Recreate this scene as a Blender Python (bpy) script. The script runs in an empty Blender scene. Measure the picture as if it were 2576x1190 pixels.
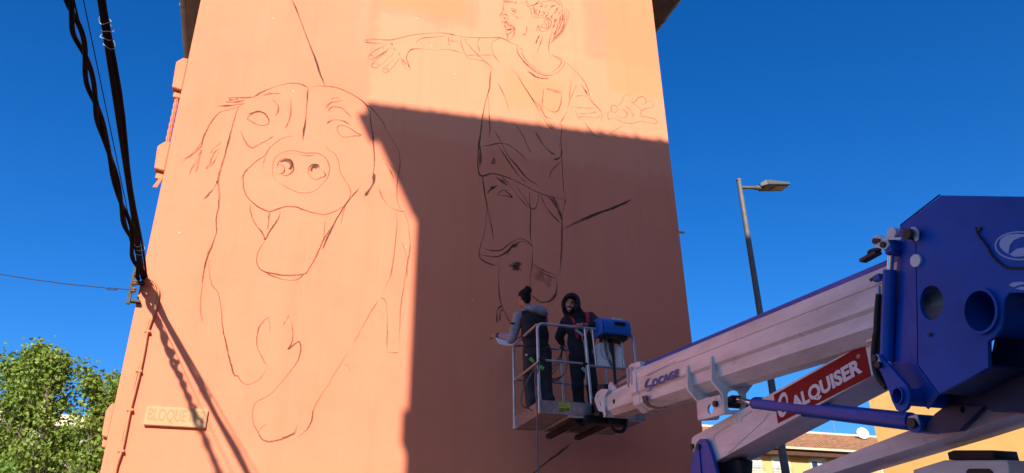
import bpy, bmesh, math, random
from mathutils import noise as mnoise
from mathutils import Vector, Matrix

random.seed(7)
scene = bpy.context.scene
COL = scene.collection

# ------------------------------------------------------------------ camera
# World frame: the mural wall lies in the plane y = 0, x runs along it, metres.
FPX, CX, CY = 1935.0, 1288.0, 595.0            # focal length and centre, 2576 px wide picture
CAM = Vector((1.543, -10.184, 1.6))
PITCH, YAW, ROLL = math.radians(25.7), math.radians(19), math.atan2(52, 4020)
_h = Vector((math.sin(YAW), math.cos(YAW), 0))
_r0 = Vector((math.cos(YAW), -math.sin(YAW), 0))
FW = _h * math.cos(PITCH) + Vector((0, 0, math.sin(PITCH)))
_u0 = _r0.cross(FW)
RT = _r0 * math.cos(ROLL) - _u0 * math.sin(ROLL)
UP = _r0 * math.sin(ROLL) + _u0 * math.cos(ROLL)
cam = bpy.data.objects.new('camera', bpy.data.cameras.new('camera'))
COL.objects.link(cam)
m = Matrix((RT, UP, -FW)).transposed().to_4x4()
m.translation = CAM
cam.matrix_world = m
cam.data.sensor_fit = 'HORIZONTAL'
cam.data.sensor_width = 36
cam.data.lens = FPX / 2576 * 36
cam.data.clip_start = 0.05
cam.data.clip_end = 3000
scene.camera = cam

# ------------------------------------------------------------------ light
SUN = Vector((0.839, 3.0, -1.724)).normalized()      # direction the light travels
EL = math.asin(-SUN.z)
world = bpy.data.worlds.new('World')
scene.world = world
world.use_nodes = True
wt = world.node_tree
for n in list(wt.nodes):
    wt.nodes.remove(n)
sky = wt.nodes.new('ShaderNodeTexSky')
sky.sky_type = 'NISHITA'
sky.sun_disc = False
sky.sun_elevation = EL
sky.sun_rotation = math.atan2(-SUN.x, -SUN.y)
sky.altitude = 200
sky.air_density = 1.0
sky.dust_density = 1.3
sky.ozone_density = 3.0
hs = wt.nodes.new('ShaderNodeHueSaturation')
hs.inputs['Saturation'].default_value = 1.38
bg = wt.nodes.new('ShaderNodeBackground')
bg.inputs['Strength'].default_value = 0.11
wo = wt.nodes.new('ShaderNodeOutputWorld')
wt.links.new(sky.outputs[0], hs.inputs['Color'])
tint = wt.nodes.new('ShaderNodeMix'); tint.data_type = 'RGBA'; tint.blend_type = 'MULTIPLY'
tint.inputs[0].default_value = 1.0
tint.inputs[7].default_value = (0.55, 0.85, 1.16, 1)      # white balance of the picture: warm sun neutral, sky deep blue
wt.links.new(hs.outputs[0], tint.inputs[6])
wt.links.new(tint.outputs[2], bg.inputs['Color'])
wt.links.new(bg.outputs[0], wo.inputs['Surface'])
sl = bpy.data.lights.new('sun', 'SUN')
sl.energy = 5.0
sl.angle = math.radians(0.45)
sl.color = (1.0, 0.9, 0.76)
so = bpy.data.objects.new('sun', sl)
COL.objects.link(so)
so.location = (-6, -40, 30)
so.rotation_euler = SUN.to_track_quat('-Z', 'Y').to_euler()
scene.render.engine = 'CYCLES'
scene.view_settings.view_transform = 'Standard'
scene.view_settings.look = 'None'
scene.view_settings.exposure = 0.50
scene.view_settings.gamma = 1.0
scene.render.resolution_x, scene.render.resolution_y = 1024, 473

# ------------------------------------------------------------------ helpers
def ray(x, y):
    return (FW * FPX + RT * (x - CX) + UP * (CY - y)).normalized()
def onX(p, c):
    d = ray(*p); return CAM + d * ((c - CAM.x) / d.x)
def onY(p, c):
    d = ray(*p); return CAM + d * ((c - CAM.y) / d.y)
def region(x0, y0, x1, w):
    k = (x1 - x0) / w
    return lambda x, y: ((x0 + x * k) / 1.5528, (y0 + y * k) / 1.5528)
r2 = region(3300, 700, 4000, 1388)
r3 = region(3300, 1250, 4000, 1393)
r4 = region(2600, 1200, 3400, 1469)
r6 = region(2280, 1350, 3000, 2448)
r5 = region(1980, 1350, 2560, 1683)
r8 = region(2700, 1600, 3500, 2576)
rp = region(1880, 1050, 2580, 1190)
rdog = region(700, 300, 1700, 1488)
rlow = region(700, 900, 1700, 1255)
rboy = region(1400, 0, 2650, 2479)
rleg = region(1800, 400, 2700, 1190)
rcab = region(0, 1000, 800, 1123)
rtop = region(200, 0, 900, 757)

def origin_of(o):
    v = Vector((0, 0, 0))
    while o is not None:
        v = v + o.location
        o = o.parent
    return v

def tag(o, label=None, cat=None, group=None, kind=None):
    if label: o['label'] = label
    if cat: o['category'] = cat
    if group: o['group'] = group
    if kind: o['kind'] = kind
    return o

def root(name, loc, label, cat, group=None):
    o = bpy.data.objects.new(name, None)
    COL.objects.link(o)
    o.location = loc
    o.empty_display_size = 0.2
    return tag(o, label, cat, group)

def link_mesh(name, me, mat, parent=None, base=None, smooth=False):
    """me is in world coordinates; origin goes to parent's origin or to base"""
    off = origin_of(parent) if parent else Vector(base or (0, 0, 0))
    if off.length > 0:
        me.transform(Matrix.Translation(-off))
    o = bpy.data.objects.new(name, me)
    COL.objects.link(o)
    if parent:
        o.parent = parent
    else:
        o.location = off
    if mat:
        me.materials.clear(); me.materials.append(mat)
    if smooth:
        for p in me.polygons: p.use_smooth = True
    return o

class MB:
    def __init__(s):
        s.v = []; s.f = []
    def add(s, vs, fs):
        n = len(s.v)
        s.v += [tuple(v) for v in vs]
        s.f += [tuple(i + n for i in f) for f in fs]
        return s
    def box(s, a, b):
        x0, x1 = sorted((a[0], b[0])); y0, y1 = sorted((a[1], b[1])); z0, z1 = sorted((a[2], b[2]))
        return s.add([(x0,y0,z0),(x1,y0,z0),(x1,y1,z0),(x0,y1,z0),(x0,y0,z1),(x1,y0,z1),(x1,y1,z1),(x0,y1,z1)],
                     [(0,3,2,1),(4,5,6,7),(0,1,5,4),(1,2,6,5),(2,3,7,6),(3,0,4,7)])
    def prism(s, pts, d):
        """closed polygon pts (3D) swept along d"""
        n = len(pts); d = Vector(d)
        s.add([Vector(p) for p in pts] + [Vector(p) + d for p in pts],
              [tuple(range(n)), tuple(range(2*n-1, n-1, -1))] + [(i, i+n, (i+1) % n + n, (i+1) % n) for i in range(n)])
        return s
    def loft(s, A, B):
        n = len(A)
        s.add(list(A) + list(B), [tuple(range(n)), tuple(range(2*n-1, n-1, -1))] + [(i, i+n, (i+1) % n + n, (i+1) % n) for i in range(n)])
        return s
    def tube(s, pts, r, n=8, cap=True):
        pts = [Vector(p) for p in pts]
        rs = r if isinstance(r, (list, tuple)) else [r] * len(pts)
        t0 = (pts[1] - pts[0]).normalized()
        a = t0.orthogonal().normalized()
        vs = []; fs = []
        for i, p in enumerate(pts):
            t = (pts[min(i+1, len(pts)-1)] - pts[max(i-1, 0)]).normalized()
            a = (a - t * a.dot(t)).normalized()
            b = t.cross(a)
            for k in range(n):
                w = 2 * math.pi * k / n
                vs.append(p + (a * math.cos(w) + b * math.sin(w)) * rs[i])
        for i in range(len(pts) - 1):
            for k in range(n):
                k2 = (k + 1) % n
                fs.append((i*n+k, i*n+k2, (i+1)*n+k2, (i+1)*n+k))
        if cap:
            fs.append(tuple(range(n-1, -1, -1)))
            fs.append(tuple(range((len(pts)-1)*n, len(pts)*n)))
        return s.add(vs, fs)
    def ball(s, c, r, nu=10, nv=6):
        c = Vector(c); r = r if isinstance(r, (tuple, list)) else (r, r, r)
        vs = [c + Vector((0, 0, r[2]))]
        for j in range(1, nv):
            t = math.pi * j / nv
            for i in range(nu):
                w = 2 * math.pi * i / nu
                vs.append(c + Vector((r[0]*math.sin(t)*math.cos(w), r[1]*math.sin(t)*math.sin(w), r[2]*math.cos(t))))
        vs.append(c - Vector((0, 0, r[2])))
        fs = [(0, 1+i, 1+(i+1) % nu) for i in range(nu)]
        for j in range(nv-2):
            for i in range(nu):
                a = 1+j*nu+i; b = 1+j*nu+(i+1) % nu
                fs.append((a, a+nu, b+nu, b))
        L = len(vs)-1; q = 1+(nv-2)*nu
        fs += [(L, q+(i+1) % nu, q+i) for i in range(nu)]
        return s.add(vs, fs)
    def build(s, name, mat, parent=None, base=None, smooth=False, bevel=0):
        me = bpy.data.meshes.new(name)
        me.from_pydata(s.v, [], s.f)
        bm = bmesh.new(); bm.from_mesh(me)
        bmesh.ops.recalc_face_normals(bm, faces=bm.faces)
        if bevel:
            es = [e for e in bm.edges if len(e.link_faces) == 2 and e.calc_face_angle(0) > 0.5]
            bmesh.ops.bevel(bm, geom=es, offset=bevel, segments=2, affect='EDGES', clamp_overlap=True)
        bm.to_mesh(me); bm.free()
        o = link_mesh(name, me, mat, parent, base, smooth)
        if smooth:
            me.set_sharp_from_angle(angle=math.radians(40))
        return o

def rounded(pts, r, n=4):
    """round the corners of a polyline"""
    pts = [Vector(p) for p in pts]; out = [pts[0]]
    for a, b, c in zip(pts, pts[1:], pts[2:]):
        d1 = (a - b); d2 = (c - b)
        q = min(r, d1.length*0.49, d2.length*0.49)
        p, e = b + d1.normalized()*q, b + d2.normalized()*q
        for i in range(n+1):
            t = i/n
            out.append(p*(1-t)**2 + b*2*t*(1-t) + e*t*t)
    out.append(pts[-1])
    return out

def spline(pts, sub=5):
    if len(pts) < 3: return [Vector(p) for p in pts]
    P = [Vector(p) for p in pts]
    P = [P[0]*2-P[1]] + P + [P[-1]*2-P[-2]]
    out = []
    for i in range(1, len(P)-2):
        a, b, c, d = P[i-1], P[i], P[i+1], P[i+2]
        for k in range(sub):
            t = k/sub
            out.append(0.5*((2*b)+(c-a)*t+(2*a-5*b+4*c-d)*t*t+(3*b-a-3*c+d)*t**3))
    out.append(P[-2])
    return out

def flat_plate(name, loops, to3d, normal, thick, mat, parent=None, base=None, bevel=0.0):
    """outline with holes: loops are lists of 2D points, to3d maps (a, b) -> Vector"""
    cu = bpy.data.curves.new(name, 'CURVE'); cu.dimensions = '2D'; cu.fill_mode = 'BOTH'
    cu.extrude = max(0.0001, thick/2-bevel); cu.bevel_depth = bevel; cu.bevel_resolution = 1; cu.offset = -bevel
    for L in loops:
        sp = cu.splines.new('POLY'); sp.points.add(len(L)-1); sp.use_cyclic_u = True
        for q, p in zip(sp.points, L): q.co = (p[0], p[1], 0, 1)
    ob = bpy.data.objects.new('tmp', cu)
    me = bpy.data.meshes.new_from_object(ob)
    bpy.data.objects.remove(ob); bpy.data.curves.remove(cu)
    nv = Vector(normal)
    for v in me.vertices:
        v.co = to3d(v.co.x, v.co.y) + nv * v.co.z
    bm = bmesh.new(); bm.from_mesh(me); bmesh.ops.remove_doubles(bm, verts=bm.verts, dist=1e-5)
    bmesh.ops.recalc_face_normals(bm, faces=bm.faces); bm.to_mesh(me); bm.free()
    return link_mesh(name, me, mat, parent, base)

def plate_x(name, px, x, thick, mat, parent, holes=(), bevel=0.0, base=None):
    """outline given by picture points lying in the plane x, swept to x + thick"""
    L = [[(q.y, q.z) for q in (onX(p, x) for p in loop)] for loop in [px] + list(holes)]
    return flat_plate(name, L, lambda a, b: Vector((x + thick/2, a, b)), (1, 0, 0), thick, mat, parent, base, bevel)

def plate_yz(name, loops, x, thick, mat, parent, bevel=0.0, base=None):
    return flat_plate(name, loops, lambda a, b: Vector((x + thick/2, a, b)), (1, 0, 0), thick, mat, parent, base, bevel)

def plate_xz(name, loops, y, thick, mat, parent, bevel=0.0, base=None):
    return flat_plate(name, loops, lambda a, b: Vector((a, y + thick/2, b)), (0, 1, 0), thick, mat, parent, base, bevel)

def ell(c, rx, ry, fn, n=20):
    return [fn(c[0] + rx*math.cos(2*math.pi*i/n), c[1] + ry*math.sin(2*math.pi*i/n)) for i in range(n)]

def lettering(name, txt, bl, br, tl, mat, parent, bold=0.0, depth=0.001, base=None, spacing=1.0):
    """text stretched over the parallelogram bl-br-tl (world points)"""
    cu = bpy.data.curves.new(name, 'FONT'); cu.body = txt; cu.size = 1; cu.offset = bold; cu.extrude = 0.0
    cu.space_character = spacing; cu.resolution_u = 3
    ob = bpy.data.objects.new('tmp', cu)
    me = bpy.data.meshes.new_from_object(ob)
    bpy.data.objects.remove(ob); bpy.data.curves.remove(cu)
    xs = [v.co.x for v in me.vertices]; ys = [v.co.y for v in me.vertices]
    x0, x1, y0, y1 = min(xs), max(xs), min(ys), max(ys)
    bl, br, tl = Vector(bl), Vector(br), Vector(tl)
    n = (br-bl).cross(tl-bl).normalized()
    for v in me.vertices:
        a = (v.co.x-x0)/(x1-x0); b = (v.co.y-y0)/(y1-y0)
        v.co = bl + (br-bl)*a + (tl-bl)*b + n*depth
    return link_mesh(name, me, mat, parent, base)

# ------------------------------------------------------------------ materials
def new_mat(name):
    mt = bpy.data.materials.new(name); mt.use_nodes = True
    return mt, mt.node_tree, mt.node_tree.nodes['Principled BSDF']

def mat(name, col, rough=0.5, metal=0.0, var=0.0, vscale=6.0, bump=0.0, bscale=60.0, coat=0.0, dark=None, spec=0.5, stretch=None, grime=None):
    """plain material with colour mottling towards 'dark' and fine relief"""
    mt, nt, b = new_mat(name)
    b.inputs['Base Color'].default_value = (*col, 1)
    b.inputs['Roughness'].default_value = rough
    b.inputs['Metallic'].default_value = metal
    b.inputs['Specular IOR Level'].default_value = spec
    b.inputs['Coat Weight'].default_value = coat
    b.inputs['Coat Roughness'].default_value = 0.15
    tc = nt.nodes.new('ShaderNodeTexCoord')
    mp = nt.nodes.new('ShaderNodeMapping')
    if stretch: mp.inputs['Scale'].default_value = stretch
    nt.links.new(tc.outputs['Object'], mp.inputs['Vector'])
    if var:
        nz = nt.nodes.new('ShaderNodeTexNoise'); nz.inputs['Scale'].default_value = vscale
        nz.inputs['Detail'].default_value = 5; nz.inputs['Roughness'].default_value = 0.65
        nt.links.new(mp.outputs[0], nz.inputs['Vector'])
        cr = nt.nodes.new('ShaderNodeValToRGB')
        d = dark or tuple(c*(1-var) for c in col)
        cr.color_ramp.elements[0].color = (*d, 1); cr.color_ramp.elements[0].position = 0.33
        cr.color_ramp.elements[1].color = (*col, 1); cr.color_ramp.elements[1].position = 0.62
        nt.links.new(nz.outputs['Fac'], cr.inputs[0])
        last = cr.outputs[0]
        if grime:
            g = nt.nodes.new('ShaderNodeTexNoise'); g.inputs['Scale'].default_value = 7; g.inputs['Detail'].default_value = 10; g.inputs['Roughness'].default_value = 0.75
            nt.links.new(tc.outputs['Object'], g.inputs['Vector'])
            gr = nt.nodes.new('ShaderNodeMapRange'); gr.inputs['From Min'].default_value = 0.58; gr.inputs['From Max'].default_value = 0.70; gr.inputs['To Max'].default_value = 0.6
            nt.links.new(g.outputs['Fac'], gr.inputs['Value'])
            mx = nt.nodes.new('ShaderNodeMix'); mx.data_type = 'RGBA'; mx.inputs[7].default_value = (*grime, 1)
            nt.links.new(gr.outputs[0], mx.inputs[0]); nt.links.new(last, mx.inputs[6]); last = mx.outputs[2]
        nt.links.new(last, b.inputs['Base Color'])
        mr = nt.nodes.new('ShaderNodeMapRange')
        mr.inputs['To Min'].default_value = min(1, rough+0.15); mr.inputs['To Max'].default_value = max(0.05, rough-0.08)
        nt.links.new(nz.outputs['Fac'], mr.inputs['Value']); nt.links.new(mr.outputs[0], b.inputs['Roughness'])
    if bump:
        n2 = nt.nodes.new('ShaderNodeTexNoise'); n2.inputs['Scale'].default_value = bscale; n2.inputs['Detail'].default_value = 4
        nt.links.new(mp.outputs[0], n2.inputs['Vector'])
        bp = nt.nodes.new('ShaderNodeBump'); bp.inputs['Strength'].default_value = bump; bp.inputs['Distance'].default_value = 0.01
        nt.links.new(n2.outputs['Fac'], bp.inputs['Height']); nt.links.new(bp.outputs[0], b.inputs['Normal'])
    return mt

M = {}
M['white'] = mat('white_paint', (0.80, 0.79, 0.77), 0.40, var=0.22, vscale=2.6, dark=(0.58, 0.56, 0.53), coat=0.2, bump=0.05, bscale=14, stretch=(1, .5, 3), grime=(0.36, 0.31, 0.26))
M['whiteclean'] = mat('white_enamel', (0.78, 0.77, 0.75), 0.35, var=0.1, coat=0.2)
M['blue'] = mat('blue_paint', (0.003, 0.085, 0.47), 0.40, var=0.3, vscale=2.0, coat=0.06, bump=0.06, bscale=9, spec=0.3, grime=(0.05, 0.09, 0.22))
M['bluebox'] = mat('blue_plastic', (0.012, 0.14, 0.55), 0.42, var=0.15, vscale=7)
M['darkblue'] = mat('shade_dark_blue_paint', (0.006, 0.02, 0.09), 0.5, var=0.5, vscale=5)  # head's blue paint, shade of its recess and underside put into the colour
M['galv'] = mat('galvanised_steel', (0.55, 0.57, 0.6), 0.38, metal=0.75, var=0.25, vscale=9)
M['tread'] = mat('aluminium_plate', (0.46, 0.48, 0.51), 0.36, metal=0.85, var=0.35, vscale=14, bump=0.25, bscale=70)
M['chrome'] = mat('chrome_rod', (0.75, 0.76, 0.78), 0.12, metal=1.0)
M['black'] = mat('black_rubber', (0.012, 0.012, 0.014), 0.55, var=0.4)
M['blackmetal'] = mat('black_greased_metal', (0.018, 0.017, 0.018), 0.4, metal=0.2, var=0.5, vscale=12)
M['bolt'] = mat('dark_bolt', (0.03, 0.027, 0.026), 0.5, metal=0.2)
M['red'] = mat('red_vinyl', (0.28, 0.005, 0.006), 0.6, var=0.12, spec=0.25)
M['decal'] = mat('white_vinyl', (0.72, 0.72, 0.74), 0.5)
M['decalblue'] = mat('blue_vinyl', (0.004, 0.07, 0.32), 0.45)
M['decalpale'] = mat('pale_blue_vinyl', (0.30, 0.45, 0.72), 0.5)
M['yellowlabel'] = mat('yellow_label', (0.62, 0.62, 0.06), 0.55, var=0.12, vscale=30)
M['ink'] = mat('label_ink', (0.02, 0.025, 0.02), 0.6)
M['rust'] = mat('dirty_underside', (0.12, 0.085, 0.065), 0.7, var=0.4, vscale=8)
M['cable'] = mat('black_cable', (0.007, 0.0065, 0.0065), 0.75, var=0.3, vscale=20, spec=0.15)
M['steelwire'] = mat('grey_wire', (0.07, 0.065, 0.065), 0.5, metal=0.5)
M['tie'] = mat('clear_plastic_tie', (0.5, 0.52, 0.55), 0.35)
M['terra'] = mat('painted_terracotta', (0.82, 0.265, 0.135), 0.8, var=0.1, vscale=3, bump=0.1)
M['soffit'] = mat('grey_soffit', (0.23, 0.19, 0.15), 0.85, var=0.3, vscale=3)
M['gutter'] = mat('zinc_gutter', (0.36, 0.33, 0.29), 0.6, var=0.25, vscale=4)
M['tancable'] = mat('tan_painted_cable', (0.60, 0.27, 0.13), 0.7, var=0.2)
M['plaque'] = mat('plaque_stone', (0.62, 0.36, 0.19), 0.8, var=0.12, vscale=8, bump=0.2)
M['plaquetext'] = mat('plaque_groove', (0.62, 0.235, 0.115), 0.9)
M['ceramic'] = mat('brown_ceramic', (0.22, 0.12, 0.07), 0.3)
M['cream'] = mat('cream_render', (0.70, 0.60, 0.40), 0.85, var=0.12, vscale=1.5)
M['yellow'] = mat('yellow_render', (0.70, 0.47, 0.19), 0.88, var=0.12, vscale=0.6, bump=0.15, bscale=25)
M['ochre'] = mat('ochre_render', (0.64, 0.36, 0.11), 0.88, var=0.12, vscale=0.5, bump=0.15, bscale=25)
M['eaveswood'] = mat('brown_eaves', (0.10, 0.045, 0.025), 0.8, var=0.3)
M['tile'] = mat('clay_tile', (0.52, 0.27, 0.14), 0.85, var=0.45, vscale=2.2, dark=(0.33, 0.15, 0.08))
M['mortar'] = mat('ridge_mortar', (0.62, 0.5, 0.36), 0.9, var=0.2)
M['frame'] = mat('white_window_frame', (0.74, 0.74, 0.72), 0.5)
M['curtain'] = mat('pale_curtain', (0.55, 0.6, 0.6), 0.8, var=0.2, vscale=10, stretch=(6, 6, .3))
M['glass'] = mat('window_glass', (0.02, 0.035, 0.05), 0.06, spec=0.8)
M['iron'] = mat('grey_iron', (0.25, 0.22, 0.18), 0.6)
M['lampgrey'] = mat('lamp_grey_paint', (0.15, 0.15, 0.155), 0.55, metal=0.0, var=0.2, vscale=4, dark=(0.11, 0.11, 0.115))
M['headgrey'] = mat('lamp_head_paint', (0.11, 0.115, 0.12), 0.5)
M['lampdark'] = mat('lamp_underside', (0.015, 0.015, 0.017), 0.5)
M['lens'] = mat('lamp_lens', (0.05, 0.05, 0.055), 0.3)
M['asphalt'] = mat('asphalt', (0.05, 0.048, 0.046), 0.9, var=0.35, vscale=0.8, bump=0.4, bscale=90)
M['paving'] = mat('paving', (0.30, 0.22, 0.16), 0.9, var=0.2, vscale=1.5, bump=0.2)
M['kerb'] = mat('kerb_stone', (0.36, 0.34, 0.31), 0.85, var=0.2)
M['earth'] = mat('dry_earth', (0.20, 0.135, 0.085), 0.95, var=0.4, vscale=0.15)
M['brick'] = mat('warm_brick_render', (0.42, 0.17, 0.10), 0.9, var=0.15, vscale=0.7)
M['whitewall'] = mat('whitewash', (0.52, 0.47, 0.40), 0.88, var=0.15, vscale=0.8)
M['bark'] = mat('pale_bark', (0.24, 0.2, 0.14), 0.9, var=0.45, vscale=6)
M['skin'] = mat('skin', (0.40, 0.215, 0.145), 0.55, var=0.1, vscale=20)
M['hair'] = mat('black_hair', (0.006, 0.005, 0.005), 0.6, bump=0.5, bscale=160, spec=0.15)
M['grey_hood'] = mat('grey_sweat_fabric', (0.27, 0.27, 0.34), 0.95, var=0.18, vscale=30, bump=0.35, bscale=28)
M['vest'] = mat('black_vest_fabric', (0.012, 0.011, 0.015), 0.8, var=0.3, bump=0.3, bscale=14)
M['trousers'] = mat('charcoal_trousers', (0.032, 0.031, 0.038), 0.9, var=0.3, vscale=12, bump=0.5, bscale=16)
M['navy'] = mat('dark_navy_hoodie', (0.022, 0.019, 0.034), 0.92, var=0.3, vscale=18, bump=0.5, bscale=22)
M['blacktrousers'] = mat('black_work_trousers', (0.012, 0.011, 0.014), 0.9, var=0.3, bump=0.5, bscale=16)
M['strap'] = mat('red_webbing', (0.55, 0.025, 0.03), 0.7)
M['rope'] = mat('pale_rope', (0.42, 0.40, 0.38), 0.85)
M['greytape'] = mat('grey_webbing', (0.38, 0.37, 0.42), 0.8)
M['lime'] = mat('lime_plastic', (0.12, 0.62, 0.06), 0.5)
M['paper'] = mat('white_plastic', (0.84, 0.86, 0.88), 0.5)
M['teeth'] = mat('teeth', (0.7, 0.66, 0.6), 0.4)
M['lip'] = mat('lip', (0.30, 0.10, 0.08), 0.5)
M['tyre'] = mat('tyre', (0.02, 0.02, 0.02), 0.85)
M['hose'] = mat('grey_hose', (0.10, 0.11, 0.15), 0.6)

def leaf_mat(name, a, b, tr):
    mt, nt, p = new_mat(name)
    oi = nt.nodes.new('ShaderNodeAttribute'); oi.attribute_name = 'shade'
    cr = nt.nodes.new('ShaderNodeValToRGB')
    cr.color_ramp.elements[0].color = (*a, 1); cr.color_ramp.elements[1].color = (*b, 1)
    nt.links.new(oi.outputs['Fac'], cr.inputs[0])
    nt.links.new(cr.outputs[0], p.inputs['Base Color'])
    p.inputs['Roughness'].default_value = 0.55
    t = nt.nodes.new('ShaderNodeBsdfTranslucent'); t.inputs['Color'].default_value = (*tr, 1)
    mx = nt.nodes.new('ShaderNodeMixShader'); mx.inputs[0].default_value = 0.25
    out = nt.nodes['Material Output']
    nt.links.new(p.outputs[0], mx.inputs[1]); nt.links.new(t.outputs[0], mx.inputs[2])
    nt.links.new(mx.outputs[0], out.inputs['Surface'])
    return mt
M['leaf'] = leaf_mat('poplar_leaf', (0.09, 0.16, 0.02), (0.28, 0.38, 0.055), (0.2, 0.3, 0.03))
M['leaf2'] = leaf_mat('lime_green_leaf', (0.07, 0.17, 0.018), (0.20, 0.34, 0.04), (0.15, 0.3, 0.03))

def wall_material():
    """terracotta plaster with roller-painted lighter and darker repaint areas"""
    mt, nt, b = new_mat('mural_plaster')
    N = nt.nodes; L = nt.links
    geo = N.new('ShaderNodeNewGeometry')
    def noise(scale, detail=4, rough=0.6):
        n = N.new('ShaderNodeTexNoise'); n.inputs['Scale'].default_value = scale
        n.inputs['Detail'].default_value = detail; n.inputs['Roughness'].default_value = rough
        L.new(geo.outputs['Position'], n.inputs['Vector']); return n
    dz = noise(1.6, 5)
    sub = N.new('ShaderNodeVectorMath'); sub.operation = 'SUBTRACT'; sub.inputs[1].default_value = (.5, .5, .5)
    L.new(dz.outputs['Color'], sub.inputs[0])
    sc = N.new('ShaderNodeVectorMath'); sc.operation = 'SCALE'; sc.inputs['Scale'].default_value = 0.5
    L.new(sub.outputs[0], sc.inputs[0])
    ad = N.new('ShaderNodeVectorMath'); ad.operation = 'ADD'
    L.new(geo.outputs['Position'], ad.inputs[0]); L.new(sc.outputs[0], ad.inputs[1])
    sp = N.new('ShaderNodeSeparateXYZ'); L.new(ad.outputs[0], sp.inputs[0])
    def math_(op, a, b_, clamp=False):
        n = N.new('ShaderNodeMath'); n.operation = op; n.use_clamp = clamp
        for i, q in enumerate((a, b_)):
            if isinstance(q, (int, float)): n.inputs[i].default_value = q
            else: L.new(q, n.inputs[i])
        return n.outputs[0]
    def boxmask(x0, x1, z0, z1, soft):
        k = 1/soft
        a = math_('MULTIPLY', math_('SUBTRACT', sp.outputs['X'], x0), k, True)
        c = math_('MULTIPLY', math_('SUBTRACT', x1, sp.outputs['X']), k, True)
        d = math_('MULTIPLY', math_('SUBTRACT', sp.outputs['Z'], z0), k, True)
        e = math_('MULTIPLY', math_('SUBTRACT', z1, sp.outputs['Z']), k, True)
        return math_('MULTIPLY', math_('MULTIPLY', a, c), math_('MULTIPLY', d, e))
    big = noise(0.8, 9, 0.7)
    cr = N.new('ShaderNodeValToRGB')
    cr.color_ramp.elements[0].color = (0.86, 0.250, 0.136, 1); cr.color_ramp.elements[0].position = 0.3
    cr.color_ramp.elements[1].color = (0.90, 0.284, 0.162, 1); cr.color_ramp.elements[1].position = 0.7
    L.new(big.outputs['Fac'], cr.inputs[0])
    cur = cr.outputs[0]
    def over(mask, col, amt):
        nonlocal cur
        mx = N.new('ShaderNodeMix'); mx.data_type = 'RGBA'
        L.new(math_('MULTIPLY', mask, amt), mx.inputs[0]); L.new(cur, mx.inputs[6]); mx.inputs[7].default_value = (*col, 1)
        cur = mx.outputs[2]
    pale = (0.90, 0.322, 0.180)
    over(boxmask(2.62, 8.3, 8.25, 10.72, 0.12), pale, 0.75)          # primed band behind the boy
    over(boxmask(4.35, 6.6, 10.4, 13.2, 0.15), pale, 0.75)
    over(boxmask(6.5, 8.3, 8.0, 8.4, 0.25), pale, 0.4)
    over(boxmask(2.75, 4.3, 10.75, 12.9, 0.15), (0.83, 0.27, 0.115), 0.6)
    over(boxmask(6.9, 8.3, 9.95, 13.2, 0.15), (0.83, 0.28, 0.12), 0.6)
    over(boxmask(4.9, 6.05, 9.15, 10.0, 0.12), (0.83, 0.285, 0.135), 0.6)
    over(boxmask(2.4, 2.62, 9.6, 11.2, 0.1), (0.84, 0.30, 0.18), 0.5)
    over(boxmask(3.0, 4.2, 10.55, 10.75, 0.1), (0.84, 0.30, 0.19), 0.5)
    # water streaks and fine speckle
    st = N.new('ShaderNodeMapping'); st.inputs['Scale'].default_value = (2.2, 1, 0.16)
    L.new(geo.outputs['Position'], st.inputs['Vector'])
    sn = N.new('ShaderNodeTexNoise'); sn.inputs['Scale'].default_value = 2.0; sn.inputs['Detail'].default_value = 6
    L.new(st.outputs[0], sn.inputs['Vector'])
    mr = N.new('ShaderNodeMapRange'); mr.inputs['From Min'].default_value = 0.5; mr.inputs['From Max'].default_value = 0.8
    mr.inputs['To Max'].default_value = 0.28
    L.new(sn.outputs['Fac'], mr.inputs['Value'])
    over(mr.outputs[0], (0.70, 0.20, 0.10), 1.0)
    vo = N.new('ShaderNodeTexVoronoi'); vo.inputs['Scale'].default_value = 2.6
    L.new(geo.outputs['Position'], vo.inputs['Vector'])
    over(math_('LESS_THAN', vo.outputs['Distance'], 0.03), (0.85, 0.68, 0.5), 0.6)
    L.new(cur, b.inputs['Base Color'])
    b.inputs['Roughness'].default_value = 0.85
    b.inputs['Specular IOR Level'].default_value = 0.25
    f1 = noise(45, 5); f2 = noise(3.0, 3)
    hsum = math_('ADD', f1.outputs['Fac'], math_('MULTIPLY', f2.outputs['Fac'], 2.5))
    bp = N.new('ShaderNodeBump'); bp.inputs['Strength'].default_value = 0.4; bp.inputs['Distance'].default_value = 0.008
    L.new(hsum, bp.inputs['Height']); L.new(bp.outputs[0], b.inputs['Normal'])
    return mt
M['mural'] = wall_material()

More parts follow.
